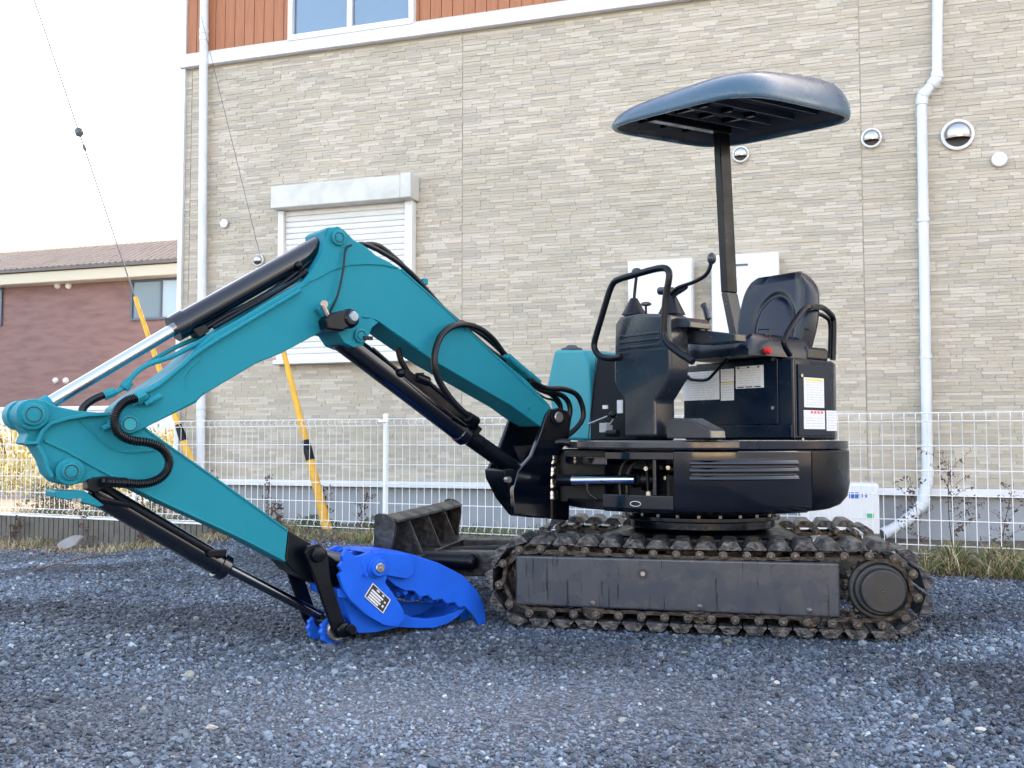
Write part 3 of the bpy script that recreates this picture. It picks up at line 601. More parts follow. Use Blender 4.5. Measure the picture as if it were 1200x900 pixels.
# ---- tracks
ic = B.hit(636, 689, 0); scn = B.hit(1034, 691, 0); xl = B.hit(566, 690, 0)[0]
RO = 0.222
ix = xl + RO + 0.01; iz = 0.237; kx = scn[0]; kz = 0.238
shm = MB(); shm.prism([(-0.052, 0, 0), (0.052, 0, 0), (0.054, 0, 0.008), (0.046, 0, 0.014), (0.033, 0, 0.034), (0.022, 0, 0.04), (-0.022, 0, 0.04), (-0.033, 0, 0.034), (-0.046, 0, 0.014), (-0.054, 0, 0.008)], (0, 0.3, 0))
shm.f = shm.f
smesh = shm.mesh('track_shoe', SHOE, Vector((0, 0, 0)));
fixn(smesh); sharp_angle(smesh, R(25))
def loop_pts(rad):
    L1 = kx - ix; dz = kz - iz
    tot = 2 * L1 + 2 * math.pi * rad; return L1, tot
def loop_at(t, rad):                                     # t in metres along the loop, returns x, z, outward angle
    L1 = kx - ix
    arc = math.pi * rad
    if t < L1: return ix + t, (iz + kz) / 2 + rad - 0.014 * math.sin(math.pi * t / L1), math.pi / 2
    t -= L1
    if t < arc: a = math.pi / 2 - t / rad; return kx + rad * math.cos(a), kz + rad * math.sin(a), a
    t -= arc
    if t < L1: return kx - t, (iz + kz) / 2 - rad, -math.pi / 2
    t -= L1; a = -math.pi / 2 - t / rad; return ix + rad * math.cos(a), iz + rad * math.sin(a), a
RC = RO - 0.04
def track(y0, near):
    tot = 2 * (kx - ix) + 2 * math.pi * RC; NS = int(round(tot / 0.1135)); st = tot / NS
    ch1 = MB(); ch2 = MB(); pn = MB(); prg = MB()
    ppx = []
    for i in range(NS):
        x, z, a = loop_at(i * st, RC - 0.024); x2, z2, a2 = loop_at((i * st + st) * 0.99999 % tot, RC - 0.024)
        ppx.append((x, z, x2, z2, a))
    RCL = RC - 0.024; totl = 2 * (kx - ix) + 2 * math.pi * RCL
    for i in range(NS):
        x, z, a = loop_at((i + 0.5) / NS * totl, RCL); x2, z2, a2 = loop_at(((i + 1.5) / NS * totl) % totl, RCL)
        p, q = Vector((x, 0, z)), Vector((x2, 0, z2)); d = (q - p).normalized(); nn = Vector((-d.z, 0, d.x))
        for yy, ch in ((y0 + 0.028, ch1), (y0 + 0.232, ch2)):
            o = Vector((0, yy + (0.012 if i % 2 else 0), 0))
            ch.prism([p - d * 0.02 + nn * 0.012 + o, p - d * 0.02 - nn * 0.018 + o, p + d * 0.03 - nn * 0.026 + o, q - d * 0.03 - nn * 0.026 + o, q + d * 0.02 - nn * 0.018 + o, q + d * 0.02 + nn * 0.012 + o, q - d * 0.03 - nn * 0.008 + o, p + d * 0.03 - nn * 0.008 + o], (0, 0.028, 0))
        pn.steps(p + Vector((0, y0 + 0.008, 0)), p + Vector((0, y0 + 0.3, 0)), [(0, 0.013), (0.0, 0.018), (0.004, 0.021), (0.02, 0.021), (0.27, 0.0205), (0.276, 0.01)], 14)
        pn.tube([p + Vector((0, y0 + 0.009, 0)), p + Vector((0, y0 + 0.002, 0))], [0.0095, 0.008], 8)
        prg.tube([p + Vector((0.0135 * math.cos(2 * math.pi * k / 12), y0 + 0.0075, 0.0135 * math.sin(2 * math.pi * k / 12))) for k in range(13)], 0.0022, 4, cap=False)
    c = part('crawler_track', ch1, TRACK); part('chain_row', ch2, TRACK, c); part('track_pins', pn, PINM, c)['kind'] = 'stuff'; part('pin_grooves', prg, DKINK, c)['kind'] = 'stuff'
    if near: c['label'] = 'near crawler track beside the blue grapple'
    else: c['label'] = 'far crawler track under the body'
    for i in range(NS):
        x, z, a = loop_at((i + 0.5) * st, RC + 0.0)
        M_ = Matrix.Translation((x, y0, z)) @ Matrix.Rotation(-(a - math.pi / 2) + random.uniform(-0.02, 0.02), 4, 'Y')
        inst('track_shoe', smesh, M_, c)
    # idler and sprocket
    m = MB(); C_ = Vector((ix, y0 + 0.06, iz)); m.steps(C_, C_ + Vector((0, 1, 0)), [(0, 0.05), (0, 0.04), (0.012, 0.045), (0.03, 0.05), (0.04, 0.12), (0.03, 0.125), (0.02, 0.132), (0.02, 0.15), (0.03, 0.155), (0.15, 0.155)], 40); idl = part('idler_wheel', m, TRACK)
    m = MB(); m.steps(C_ + Vector((0, -0.02, 0)), C_, [(0, 0.0), (0.0, 0.016), (0.03, 0.016)], 10); part('axle_bolt', m, STEEL, idl)
    m = MB(); n_t = 21; pl = []
    for i in range(n_t * 4):
        a = 2 * math.pi * i / (n_t * 4); r_ = (0.158, 0.158, 0.143, 0.143)[i % 4]; pl.append((kx + r_ * math.cos(a), y0 + 0.075, kz + r_ * math.sin(a)))
    m.prism(pl, (0, 0.06, 0)); spk = part('drive_sprocket', m, TRACK, bev=0.004)
    m = MB(); C_ = Vector((kx, y0 + 0.08, kz)); m.steps(C_, C_ - Vector((0, 1, 0)), [(0, 0.142), (0.02, 0.142), (0.028, 0.136), (0.028, 0.12), (0.045, 0.117), (0.052, 0.112)], 48); part('hub_ring', m, HUB, spk, bev=0.003)
    m = MB(); C_ = Vector((kx + 0.004, y0 + 0.03, kz)); m.steps(C_, C_ - Vector((0, 1, 0)), [(0, 0.1), (0.034, 0.1), (0.043, 0.094)], 48); part('hub_cover', m, HUB, spk, bev=0.004)
    m = MB()
    for (dx, dz, r_) in ((0.0, 0, 0.009), (-0.015, -0.06, 0.007)): m.tube([C_ + Vector((dx, -0.043, dz)), C_ + Vector((dx, -0.048, dz))], r_, 10)
    for i in range(9):
        a = i * 2 * math.pi / 9 + 0.3; q = Vector((kx + 0.128 * math.cos(a), y0 + 0.052, kz + 0.128 * math.sin(a))); m.tube([q, q - Vector((0, 0.008, 0))], 0.006, 6)
    part('hub_bolts', m, TRACK, spk)
    # side frame
    a0 = B.hit(603, 680, 0)[0]; a1 = B.hit(985, 690, 0)[0]; zt = 0.358; zb = 0.105
    m = MB(); m.prism([(a0, y0 + 0.02, zb + 0.01), (a0, y0 + 0.02, zt), (a1, y0 + 0.02, zt), (a1, y0 + 0.02, zb)], (0, 0.24, 0)); sf = part('track_frame', m, FRAME, bev=0.012, seg=3)
    m = MB(); m.prism([(a0 + 0.03, y0 + 0.012, zt - 0.02), (a0 + 0.03, y0 + 0.06, zt + 0.012), (a1 - 0.02, y0 + 0.06, zt + 0.012), (a1 - 0.02, y0 + 0.012, zt - 0.02)], (0, 0.004, -0.004)); 
    m = MB(); q = B.hit(753, 673, 0); p = Vector((q[0], y0 + 0.0165, q[1])); m.steps(p, p + Vector((0, 1, 0)), [(0, 0.026), (0.004, 0.026)], 20); part('access_hole', m, DKINK, sf)
    m = MB(); m.steps(p - Vector((0, 0.004, 0)), p, [(0, 0.011), (0.005, 0.013)], 8); part('hole_bolt', m, STEEL, sf)
    for px_ in (694, 820, 949):
        q = B.hit(px_, 712, 0); p = Vector((q[0], y0 + 0.03, 0.105)); m = MB(); m.steps(p, p + Vector((0, 1, 0)), [(0, 0.05), (0.01, 0.058), (0.06, 0.058), (0.06, 0.04), (0.14, 0.04), (0.14, 0.058), (0.2, 0.058)], 24); part('track_roller', m, TRACK, sf)
        m = MB(); p = Vector((q[0], y0 + 0.02, 0.135)); m.steps(p, p - Vector((0, 1, 0)), [(0, 0.016), (0.008, 0.014), (0.01, 0.008)], 14); part('roller_bolt', m, FRAME, sf)
    m = MB(); q = B.hit(745, 650, 0)[0]; m.box((q, y0 + 0.07, zt + 0.001), (0.13, 0, 0), (0, 0.15, 0), (0, 0, 0.015)); q = B.hit(920, 650, 0)[0]; m.box((q, y0 + 0.07, zt + 0.001), (0.12, 0, 0), (0, 0.15, 0), (0, 0, 0.018)); part('track_slide', m, TRACK, sf, bev=0.004)
track(0.0, True); track(1.25, False)
m = MB(); m.prism([(-0.75, 0.262, 0.18), (-0.75, 0.262, 0.34), (-0.45, 0.262, 0.44), (0.35, 0.262, 0.44), (0.55, 0.262, 0.34), (0.55, 0.262, 0.18)], (0, 1.026, 0)); part('undercarriage_frame', m, BLACKM, bev=0.02)
m = MB(); m.steps(cc + Vector((0, 0, 0.441)), cc + Vector((0, 0, 1)), [(0, 0.36), (0.02, 0.40), (0.06, 0.40), (0.062, 0.43), (0.085, 0.43), (0.087, 0.39), (0.13, 0.38)], 56); brg = part('swing_bearing', m, BLACK, bev=0.004)
m = MB()
for i in range(24):
    a = i * math.pi / 12; q = cc + Vector((0.415 * math.cos(a), 0.415 * math.sin(a), 0.526)); m.tube([q, q + Vector((0, 0, 0.014))], 0.009, 6)
part('bearing_bolts', m, STEEL, brg)

# ---- dozer blade
yb0, yb1 = 0.02, 1.38
bx0 = B.hit(437, 604, 0)[0]; bx1 = B.hit(461, 613, 0)[0]; bz = B.hit(445, 603, 0)[1]
m = MB(); m.prism([(bx0 + 0.02, yb0 + 0.03, bz - 0.02), (bx0 + 0.045, yb0 + 0.03, bz - 0.01), (bx0 + 0.02, yb0 + 0.03, bz - 0.16), (bx0 + 0.03, yb0 + 0.03, 0.14), (bx0 - 0.01, yb0 + 0.03, 0.14), (bx0 - 0.01, yb0 + 0.03, bz - 0.16)], (0, yb1 - yb0 - 0.06, 0)); bl = part('dozer_blade', m, BLADE, bev=0.003)
end = [(437, 604), (442, 602), (450, 603), (458, 608), (461, 614), (461, 624), (457, 645), (456, 690), (438, 690), (436, 640)]
ep = [B.hit(x, y, 0) for x, y in end]; ee = [(a, max(0.14, z)) for a, z in ep]
for y_ in (yb0, yb1 - 0.028):
    m = MB(); m.prism([(a, y_, z) for a, z in ee], (0, 0.028, 0)); p = part('end_plate', m, BLADE, bl, bev=0.004)
    q = B.hit(450, 618, 0); m = MB(); m.steps((q[0], y_ - 0.002, q[1]), (q[0], y_ + 1, q[1]), [(0, 0.02), (0.003, 0.022)], 18); part('lifting_hole', m, DKINK, bl)
m = MB(); m.prism([(bx0 + 0.046, yb0 + 0.03, bz - 0.004), (bx0 + 0.052, yb0 + 0.03, bz - 0.02), (bx1 + 0.01, yb0 + 0.03, bz - 0.045), (bx1 + 0.01, yb0 + 0.03, bz - 0.03)], (0, yb1 - yb0 - 0.06, 0)); part('top_rail', m, BLADE, bl, bev=0.003)
for y_ in (0.25, 0.6, 0.95):
    m = MB(); m.prism([(bx0 + 0.03, y_, bz - 0.05), (bx1 + 0.005, y_, bz - 0.05), (bx1 + 0.08, y_, 0.33), (bx0 + 0.03, y_, 0.33)], (0, 0.014, 0)); part('blade_rib', m, BLADE, bl, bev=0.002)
m = MB(); m.prism([(bx0 + 0.032, 0.1, 0.2), (bx0 + 0.032, 0.1, 0.33), (bx0 + 0.2, 0.1, 0.325), (bx0 + 0.2, 0.1, 0.2)], (0, 1.2, 0)); part('back_beam', m, BLADE, bl, bev=0.006)
for y_ in (0.36, 1.04):
    m = MB(); m.prism([(bx0 + 0.2, y_, 0.20), (bx0 + 0.2, y_, 0.325), (-0.72, y_, 0.335), (-0.72, y_, 0.2)], (0, 0.13, 0)); part('blade_arm', m, BLADE, bl, bev=0.01)
m = MB(); m.tube([(bx0 + 0.19, 0.31, 0.29), (bx0 + 0.43, 0.31, 0.285)], [0.05, 0.05], 20); m.ball((bx0 + 0.43, 0.31, 0.285), 0.05); part('pivot_tube', m, BLACKM, bl)
m = MB(); m.tube([(bx0 + 0.2, 0.775, 0.27), (-0.7, 0.775, 0.31)], 0.04, 18); part('blade_cylinder', m, BLACKM, bl)

# ---- lower body: round shell, counterweight, open front-left corner
RB = 0.785
def ang_at(px, r=RB):                                    # angle on the circle where the sight line at px first meets it
    d = ray(px, 517); d.z = 0; d.normalize(); o = Vector((CAM.x - cc.x, CAM.y - cc.y, 0)); bq = o.dot(d); dq = bq * bq - (o.dot(o) - r * r)
    if dq < 0: p = o - d * bq
    else: p = o + d * (-bq - math.sqrt(dq))
    return math.atan2(p.y, p.x)
def sector(mb, a0, a1, prof, n=None):                    # prof: closed list of (radius, z)
    n = n or max(2, int(abs(a1 - a0) / R(3.5))); vs = []; k = len(prof)
    for i in range(n + 1):
        a = a0 + (a1 - a0) * i / n
        for r_, z_ in prof: vs.append(cc + Vector((math.cos(a) * r_, math.sin(a) * r_, z_)))
    fs = [(i * k + j, i * k + (j + 1) % k, (i + 1) * k + (j + 1) % k, (i + 1) * k + j) for i in range(n) for j in range(k)]
    fs += [tuple(range(k)), tuple(range(n * k + k - 1, n * k - 1, -1))]; mb.add(vs, fs); return mb
z0b, z1b = 0.572, 0.876
aL, aM, aS, aP = ang_at(705), ang_at(789), ang_at(951), ang_at(764)
shell = [(0.6, z0b), (RB - 0.035, z0b), (RB - 0.012, z0b + 0.012), (RB, z0b + 0.04), (RB, z1b - 0.008), (RB - 0.008, z1b), (0.6, z1b)]
m = sector(MB(), aM, aS - 0.004, shell); sc_ = part('side_cover', m, BLACK, bev=0.002)
cw = [(0.2, z0b), (RB - 0.09, z0b), (RB - 0.045, z0b + 0.02), (RB - 0.012, z0b + 0.06), (RB + 0.002, z0b + 0.13), (RB + 0.002, z1b - 0.01), (RB - 0.008, z1b), (0.2, z1b)]
m = sector(MB(), aS, aS + R(200), cw); part('counterweight', m, BLACKM, bev=0.002)
m = sector(MB(), aL, aM - 0.003, [(0.6, z0b), (RB - 0.02, z0b), (RB - 0.004, z0b + 0.02), (RB - 0.004, z0b + 0.085), (0.6, z0b + 0.085)]); part('lower_skirt', m, BLACK, bev=0.003)
m = sector(MB(), aL + 0.02, aM - 0.003, [(0.6, z1b - 0.045), (RB - 0.004, z1b - 0.045), (RB - 0.004, z1b - 0.01), (0.6, z1b - 0.01)]); part('upper_skirt', m, BLACK, bev=0.003)
m = sector(MB(), aP, aP + 0.022, [(0.6, z0b + 0.086), (RB - 0.006, z0b + 0.086), (RB - 0.006, z1b - 0.046), (0.6, z1b - 0.046)]); part('skirt_post', m, BLACK, bev=0.003)
m = MB(); m.steps(cc + Vector((0, 0, 0.571)), cc + Vector((0, 0, 2)), [(0, 0.56), (0.306, 0.56)], 48); core = part('inner_frame', m, BLACKM)
m = sector(MB(), aL - R(58), aL - 0.01, [(0.3, 0.572), (0.74, 0.572), (0.74, 0.612), (0.3, 0.612)]); part('lower_frame_plate', m, BLACKM, bev=0.004)
m = sector(MB(), aL - R(58), aL + 0.0, [(0.3, 0.80), (0.75, 0.80), (0.75, 0.84), (0.3, 0.84)]); part('upper_frame_plate', m, BLACK, bev=0.004)
# louvres: pressed ribs with rounded ends
la0, la1 = ang_at(808), ang_at(934)
for y_ in (540, 548.5, 557.5):
    z_ = 0.92 - (y_ - 517) / FOC * 4.78; pts = []
    m = sector(MB(), la0, la1, [(RB - 0.004, z_ - 0.0), (RB + 0.003, z_ + 0.004), (RB + 0.011, z_ - 0.006), (RB + 0.012, z_ - 0.012), (RB + 0.004, z_ - 0.017), (RB - 0.004, z_ - 0.018)]); part('louvre', m, BLACK, sc_, bev=0.0)
    m = sector(MB(), la0 + 0.01, la1 - 0.01, [(RB - 0.004, z_ + 0.006), (RB + 0.0015, z_ + 0.006), (RB + 0.0015, z_ + 0.014), (RB - 0.004, z_ + 0.014)]); part('louvre_slot', m, DKINK, sc_)
# deck plates
m = sector(MB(), ang_at(678), ang_at(866), [(0.5, z1b + 0.004), (RB + 0.005, z1b + 0.004), (RB + 0.012, z1b + 0.012), (RB + 0.012, z1b + 0.04), (RB + 0.004, z1b + 0.048), (0.5, z1b + 0.048)]); part('floor_edge', m, DECK, bev=0.002)
m = sector(MB(), ang_at(867), ang_at(867) + R(210), [(0.3, z1b + 0.004), (RB - 0.004, z1b + 0.004), (RB - 0.004, z1b + 0.046), (0.3, z1b + 0.046)]); part('rear_deck', m, PANEL, bev=0.004)
m = MB(); m.steps(cc + Vector((0, 0, z1b + 0.006)), cc + Vector((0, 0, 2)), [(0, 0.74), (0.036, 0.74)], 60); part('floor_plate', m, DECK, bev=0.002)
# clutter seen in the skirt openings
for k, (x, y, o, r_) in enumerate(((741, 560, -0.32, 0.05), (752, 562, -0.28, 0.055), (778, 550, -0.24, 0.03))):
    m = MB(); p = B.H(x, y, o); m.tube([p + Vector((0.0, 0, 0)), p + Vector((0.05, 0.0, 0))], [r_, r_], 18); m.tube([p - Vector((0.02, 0, 0)), p + Vector((0.08, 0, 0))], r_ * 0.6, 14); part('hydraulic_motor', m, BLACKM)
for pts in (((728, 590), (726, 560), (732, 541), (745, 537), (757, 545), (760, 580)), ((735, 590), (735, 560), (741, 545), (752, 541)), ((700, 585), (690, 578), (688, 566)), ((771, 570), (776, 556), (786, 552))):
    hose('hydraulic_hose', pts, B, -0.22, 0.009, RUBBER)
for x, y in ((757, 549), (760, 578), (778, 560), (771, 545), (783, 548)):
    m = MB(); p = B.H(x, y, -0.17); m.tube([p, p + Vector((0, -0.02, 0))], 0.011, 8); part('fitting', m, STEEL)
# oval mark on the skirt
m = MB(); pts = []
ca = ang_at(744)
for i in range(25):
    t_ = 2 * math.pi * i / 24; a = ca + 0.036 * math.cos(t_); pts.append(cc + Vector((math.cos(a) * (RB + 0.0), math.sin(a) * (RB + 0.0), z0b + 0.044 + 0.012 * math.sin(t_))))
m.tube(pts, 0.0016, 5, cap=False); part('oval_mark', m, PAPER)

# ---- swing bracket and swing cylinder
br_low = [(567, 549), (568, 560), (580, 584), (596, 604), (626, 606), (644, 608), (646, 556), (625, 556), (606, 560), (592, 556), (578, 548)]
ear_near = [(666, 482), (656, 478), (646, 479), (640, 487), (634, 506), (623, 534), (607, 552), (601, 575), (603, 603), (626, 606), (644, 607), (647, 542), (666, 518), (670, 492)]
ear_far = [(599, 489), (612, 493), (640, 500), (650, 520), (645, 560), (600, 580), (574, 548), (586, 524)]
m = MB(); T.plate(m, br_low, -0.085, 0.085); bk = part('swing_bracket', m, BLACKM, bev=0.012)
m = MB(); T.plate(m, ear_near, 0.118, 0.088); part('bracket_ear', m, BLACK, bk, bev=0.006)
m = MB(); T.plate(m, ear_far, -0.088, -0.115); part('bracket_ear', m, BLACKM, bk, bev=0.006)
q = T.hit(655, 489, 0.13); m = MB(); m.steps(T.P(*q, 0.135), T.P(*q, -0.3), [(0, 0.026), (0.004, 0.03), (0.03, 0.032), (0.25, 0.032)], 20); part('boom_foot_pin', m, STEEL, bk)
m = MB(); m.tube([T.P(*q, 0.119), T.P(*q, 0.126)], 0.05, 24); part('pin_boss', m, BLACKM, bk, bev=0.003)
m = MB(); m.prism([T.H(603, 523, -0.07), T.H(624, 522, -0.07), T.H(611, 542, -0.07)], T.n * -0.016); part('gusset', m, DECK, bk, bev=0.002)
# vertical swing pin
pc = B.H(646, 560, -0.5); zt_p = B.hit(646, 533, -0.5)[1]; zb_p = B.hit(646, 598, -0.5)[1]
prof = []; zz = 0
for k, (h, r_) in enumerate([(0.04, 0.024), (0.03, 0.036), (0.012, 0.022), (0.05, 0.034), (0.012, 0.022), (0.045, 0.036), (0.012, 0.022), (0.04, 0.034), (0.02, 0.024), (0.08, 0.015)]):
    prof += [(zz, r_), (zz + h, r_)]; zz += h
m = MB(); m.tube([(pc.x, pc.y, zt_p + 0.01), (pc.x, pc.y, zb_p - 0.04)], 0.022, 16); part('swing_pin', m, BLACKM, bk)
zz = zt_p
for h, r_ in ((0.05, 0.036), (0.05, 0.038), (0.05, 0.036), (0.05, 0.036)):
    m = MB(); m.steps((pc.x, pc.y, zz), (pc.x, pc.y, -5), [(0, r_ * 0.85), (0.005, r_), (h * 0.45, r_), (h * 0.5, r_ * 0.92), (h * 0.55, r_), (h - 0.005, r_), (h, r_ * 0.85)], 24); part('pin_ring', m, CHROME, bk, bev=0.001); zz -= h + 0.014
for y_ in (545, 560, 573):
    m = MB(); p = B.H(630, y_, -0.5); m.tube([p - Vector((0.015, 0, 0)), p + Vector((0.06, 0, 0))], 0.017, 12); m.tube([p - Vector((0.02, 0, 0)), p - Vector((0.005, 0, 0))], 0.022, 8); part('bracket_bolt', m, STEEL, bk)
for x, y0_, y1_ in ((601, 565, 600), (640, 590, 615)):
    m = MB(); m.tube([T.H(x, y0_, 0.09), T.H(x, y1_, 0.09)], 0.006, 6); part('grease_line', m, STEEL, bk)
for x, y in ((593, 562), (610, 564)):
    m = MB(); p = T.H(x, y, 0.085); m.tube([p, p + T.n * 0.03], 0.016, 8); part('bracket_bolt', m, STEEL, bk)
a_ = B.H(655, 563, -0.42); b_ = B.H(746, 562, -0.18)
m = MB(); m.tube([a_ + (b_ - a_) * 0.18, b_], 0.028, 18); swc = part('swing_cylinder_rod', m, CHROME)
m = MB(); m.tube([a_, a_ + (b_ - a_) * 0.2], 0.031, 18); part('rod_eye', m, BLACKM, swc, bev=0.003)

m = MB(); m.prism([(-0.855, 0.555, 0.585), (-0.4, 0.5, 0.585), (-0.4, 1.1, 0.585), (-0.88, 0.85, 0.585)], (0, 0, 0.292)); part('frame_nose', m, BLACKM, bev=0.01)
hose('bracket_hose', [(668, 519), (656, 518), (648, 521), (643, 530), (642, 546)], B, -0.5, 0.02, RUBBER, bk)
# ---- boom
boom_o = [(646, 478), (644, 474), (617, 445), (575, 410), (535, 375), (500, 340), (475, 318), (455, 306), (441, 299), (428, 288), (415, 281), (404, 270), (396, 266), (385, 266), (380, 270), (381, 282), (378, 296), (370, 312), (357, 329), (320, 350), (282, 373), (245, 394), (215, 425), (190, 444), (160, 462), (140, 478), (136, 492), (141, 505), (152, 510), (163, 506), (175, 499), (230, 472), (236, 465), (240, 462), (300, 426), (330, 414), (382, 386), (396, 390), (404, 402), (415, 407), (425, 405), (431, 397), (430, 384), (428, 374), (436, 372), (446, 377), (458, 388), (482, 405), (510, 424), (600, 476), (622, 492), (634, 500), (641, 496), (646, 486)]
m = MB(); T.plate(m, boom_o, 0.10, -0.10); boom = part('boom', m, TEAL, bev=0.006)
q = T.hit(152, 497, 0.13); m = MB(); m.steps(T.P(*q, 0.135), T.P(*q, -3), [(0, 0.028), (0.002, 0.036), (0.014, 0.038), (0.02, 0.041), (0.25, 0.041), (0.27, 0.036)], 26); part('elbow_pin', m, TEAL, boom, bev=0.002)
m = MB(); m.tube([T.P(*q, 0.1345), T.P(*q, 0.1365)], [0.026, 0.026], 24); part('pin_cap', m, TEAL2, boom)
m = MB(); pts = [T.P(q[0] + 0.026 * math.cos(t_ * math.pi / 12), q[1] + 0.026 * math.sin(t_ * math.pi / 12), 0.1355) for t_ in range(25)]; m.tube(pts, 0.0022, 5, cap=False); part('retaining_ring', m, DKINK, boom)
def rings(x, y, o, r_, par, name='retaining_ring', fr=T):
    q_ = fr.hit(x, y, o); m = MB(); m.tube([fr.P(q_[0] + r_ * math.cos(t_ * math.pi / 12), q_[1] + r_ * math.sin(t_ * math.pi / 12), o) for t_ in range(25)], 0.0022, 5, cap=False); part(name, m, DKINK, par)
# cast bosses proud of the side plate
def seam(pix, off, r_=0.005, par=boom, mt=TEAL, nm='weld_bead'):
    m = MB(); m.tube(spline([T.H(x, y, off) for x, y in pix], 5), r_, 6); return part(nm, m, mt, par)
pk = [(381, 282), (385, 268), (396, 265), (404, 270), (415, 282), (428, 289), (441, 300), (455, 307), (468, 315), (450, 311), (430, 310), (410, 311), (390, 317), (372, 327), (357, 333), (368, 316), (378, 298)]
m = MB(); T.plate(m, pk, 0.107, 0.1005); part('peak_casting', m, TEAL, boom, bev=0.004)
tp = [(236, 421), (222, 434), (216, 444), (217, 453), (224, 458), (240, 458), (232, 468), (222, 474), (176, 498), (162, 505), (152, 509), (141, 504), (137, 492), (141, 478), (162, 462), (192, 444), (216, 426), (228, 415)]
m = MB(); T.plate(m, tp, 0.107, 0.1005); part('tip_casting', m, TEAL, boom, bev=0.004)
lug = [(382, 386), (398, 380), (425, 374), (436, 373), (444, 378), (436, 384), (431, 397), (425, 405), (415, 407), (404, 402), (396, 390)]
m = MB(); T.plate(m, lug, 0.108, 0.1005); part('lug_casting', m, TEAL, boom, bev=0.004)
seam([(425, 371), (440, 374), (458, 386), (490, 408)], 0.102)
seam([(360, 332), (300, 367), (245, 402), (226, 420)], 0.102)
seam([(470, 316), (520, 361), (580, 417), (640, 474)], 0.099, 0.006)
for (x, y, r_, o) in ((398, 278, 0.036, 0.125), (424, 393, 0.034, 0.125)):
    q = T.hit(x, y, o); m = MB(); m.steps(T.P(*q, o), T.P(*q, -3), [(0, r_ * 0.8), (0.004, r_), (2 * o - 0.004, r_), (2 * o, r_ * 0.8)], 24); part('pin_boss', m, TEAL, boom); rings(x, y, o + 0.001, r_ * 0.62, boom)
m = MB(); p = T.H(425, 398, 0.12); m.box(p, T.u * 0.05, T.n * 0.012, (0, 0, 0.018)); part('pin_lock', m, BLACKM, boom, bev=0.003)
q = T.hit(620, 478, 0.1); m = MB(); m.steps(T.P(*q, 0.108), T.P(*q, 0), [(0, 0.008), (0.008, 0.009)], 10); part('grease_nipple', m, TEAL, boom)
# tab by the lamp
m = MB(); T.plate(m, [(372, 362), (378, 357), (392, 349), (386, 361), (380, 372)], 0.14, 0.1); part('lamp_tab', m, TEAL, boom, bev=0.004)
m = MB(); m.tube([T.H(378, 357, 0.15), T.H(384, 370, 0.15)], 0.012, 8); m.tube([T.H(380, 356, 0.145), T.H(380, 356, 0.16)], 0.017, 10); part('lamp_bracket', m, STEEL, boom)
m = MB(); T.plate(m, [(381, 374), (387, 368), (400, 364), (413, 362), (414, 382), (402, 388), (384, 386)], 0.19, 0.11); lamp = part('work_lamp', m, BLACKM, boom, bev=0.01)
m = MB(); q = T.hit(412, 373, 0.19); m.steps(T.P(*q, 0.2), T.P(*q, 0), [(0, 0.03), (0.01, 0.04), (0.03, 0.046), (0.07, 0.04)], 20); part('lamp_housing', m, BLACKM, lamp, bev=0.003)
m = MB(); q = T.hit(415, 371, 0.2); m.steps(T.P(*q, 0.206), T.P(*q, 0), [(0, 0.0), (0.0005, 0.02), (0.006, 0.025)], 16); part('lamp_lens', m, GLASS, lamp)

# ---- arm
arm_o = [(20, 486), (22, 476), (30, 469), (42, 467), (54, 470), (66, 476), (90, 481), (122, 484), (150, 484), (170, 500), (200, 522), (250, 557), (300, 593), (338, 621), (334, 659), (284, 632), (237, 610), (190, 589), (155, 571), (132, 561), (110, 560), (96, 566), (82, 569), (68, 565), (58, 556), (53, 541), (42, 523), (28, 520), (33, 508), (24, 499)]
m = MB(); T.plate(m, arm_o, 0.078, -0.078); arm = part('arm', m, TEAL, bev=0.006)
blk = [(338.5, 621.5), (352, 630), (372, 641), (392, 655), (402, 668), (400, 684), (390, 690), (370, 684), (345, 671), (334.5, 659.5)]
m = MB(); T.plate(m, blk, 0.079, -0.079); part('arm_end', m, BLACKM, arm, bev=0.006)
# thick flanges of the rear casting
def strip(pix, wd, o0, o1, par=arm, mt=TEAL, nm='flange'):
    P = [T.hit(x, y, o0) for x, y in pix]; L = []; Rr = []
    for i, (a, z) in enumerate(P):
        p = Vector(P[max(0, i - 1)]); q_ = Vector(P[min(len(P) - 1, i + 1)]); d = (q_ - p).normalized(); nn_ = Vector((-d.y, d.x)) * wd / 2
        L.append((a + nn_.x, z + nn_.y)); Rr.append((a - nn_.x, z - nn_.y))
    m = MB(); m.prism([T.P(a, z, o0) for a, z in L + Rr[::-1]], T.n * (o1 - o0)); return part(nm, m, mt, par, bev=0.003)
strip([(30, 519), (44, 519), (50, 505), (60, 496), (80, 490), (105, 486), (130, 485)], 0.014, 0.11, 0.078)
strip([(44, 521), (52, 534), (56, 549), (62, 559)], 0.016, 0.10, 0.078)
strip([(52, 516), (80, 529), (110, 546), (140, 562)], 0.012, 0.086, 0.078)
seam([(92, 492), (110, 508), (128, 524), (150, 530), (182, 528)], 0.079, 0.004, arm)
seam([(166, 500), (200, 524), (260, 566), (336, 621)], 0.079, 0.005, arm)
seam([(334, 657), (280, 629), (200, 592), (150, 568)], 0.079, 0.005, arm)
m = MB(); q = T.hit(40, 485.5, 0.14); m.steps(T.P(*q, 0.14), T.P(*q, -3), [(0, 0.03), (0.004, 0.041), (0.02, 0.043), (0.022, 0.057), (0.10, 0.057), (0.101, 0.05), (0.18, 0.05), (0.181, 0.058), (0.27, 0.058), (0.275, 0.042), (0.29, 0.03)], 30); part('cylinder_boss', m, TEAL, arm, bev=0.002); rings(40, 485.5, 0.1405, 0.028, arm)
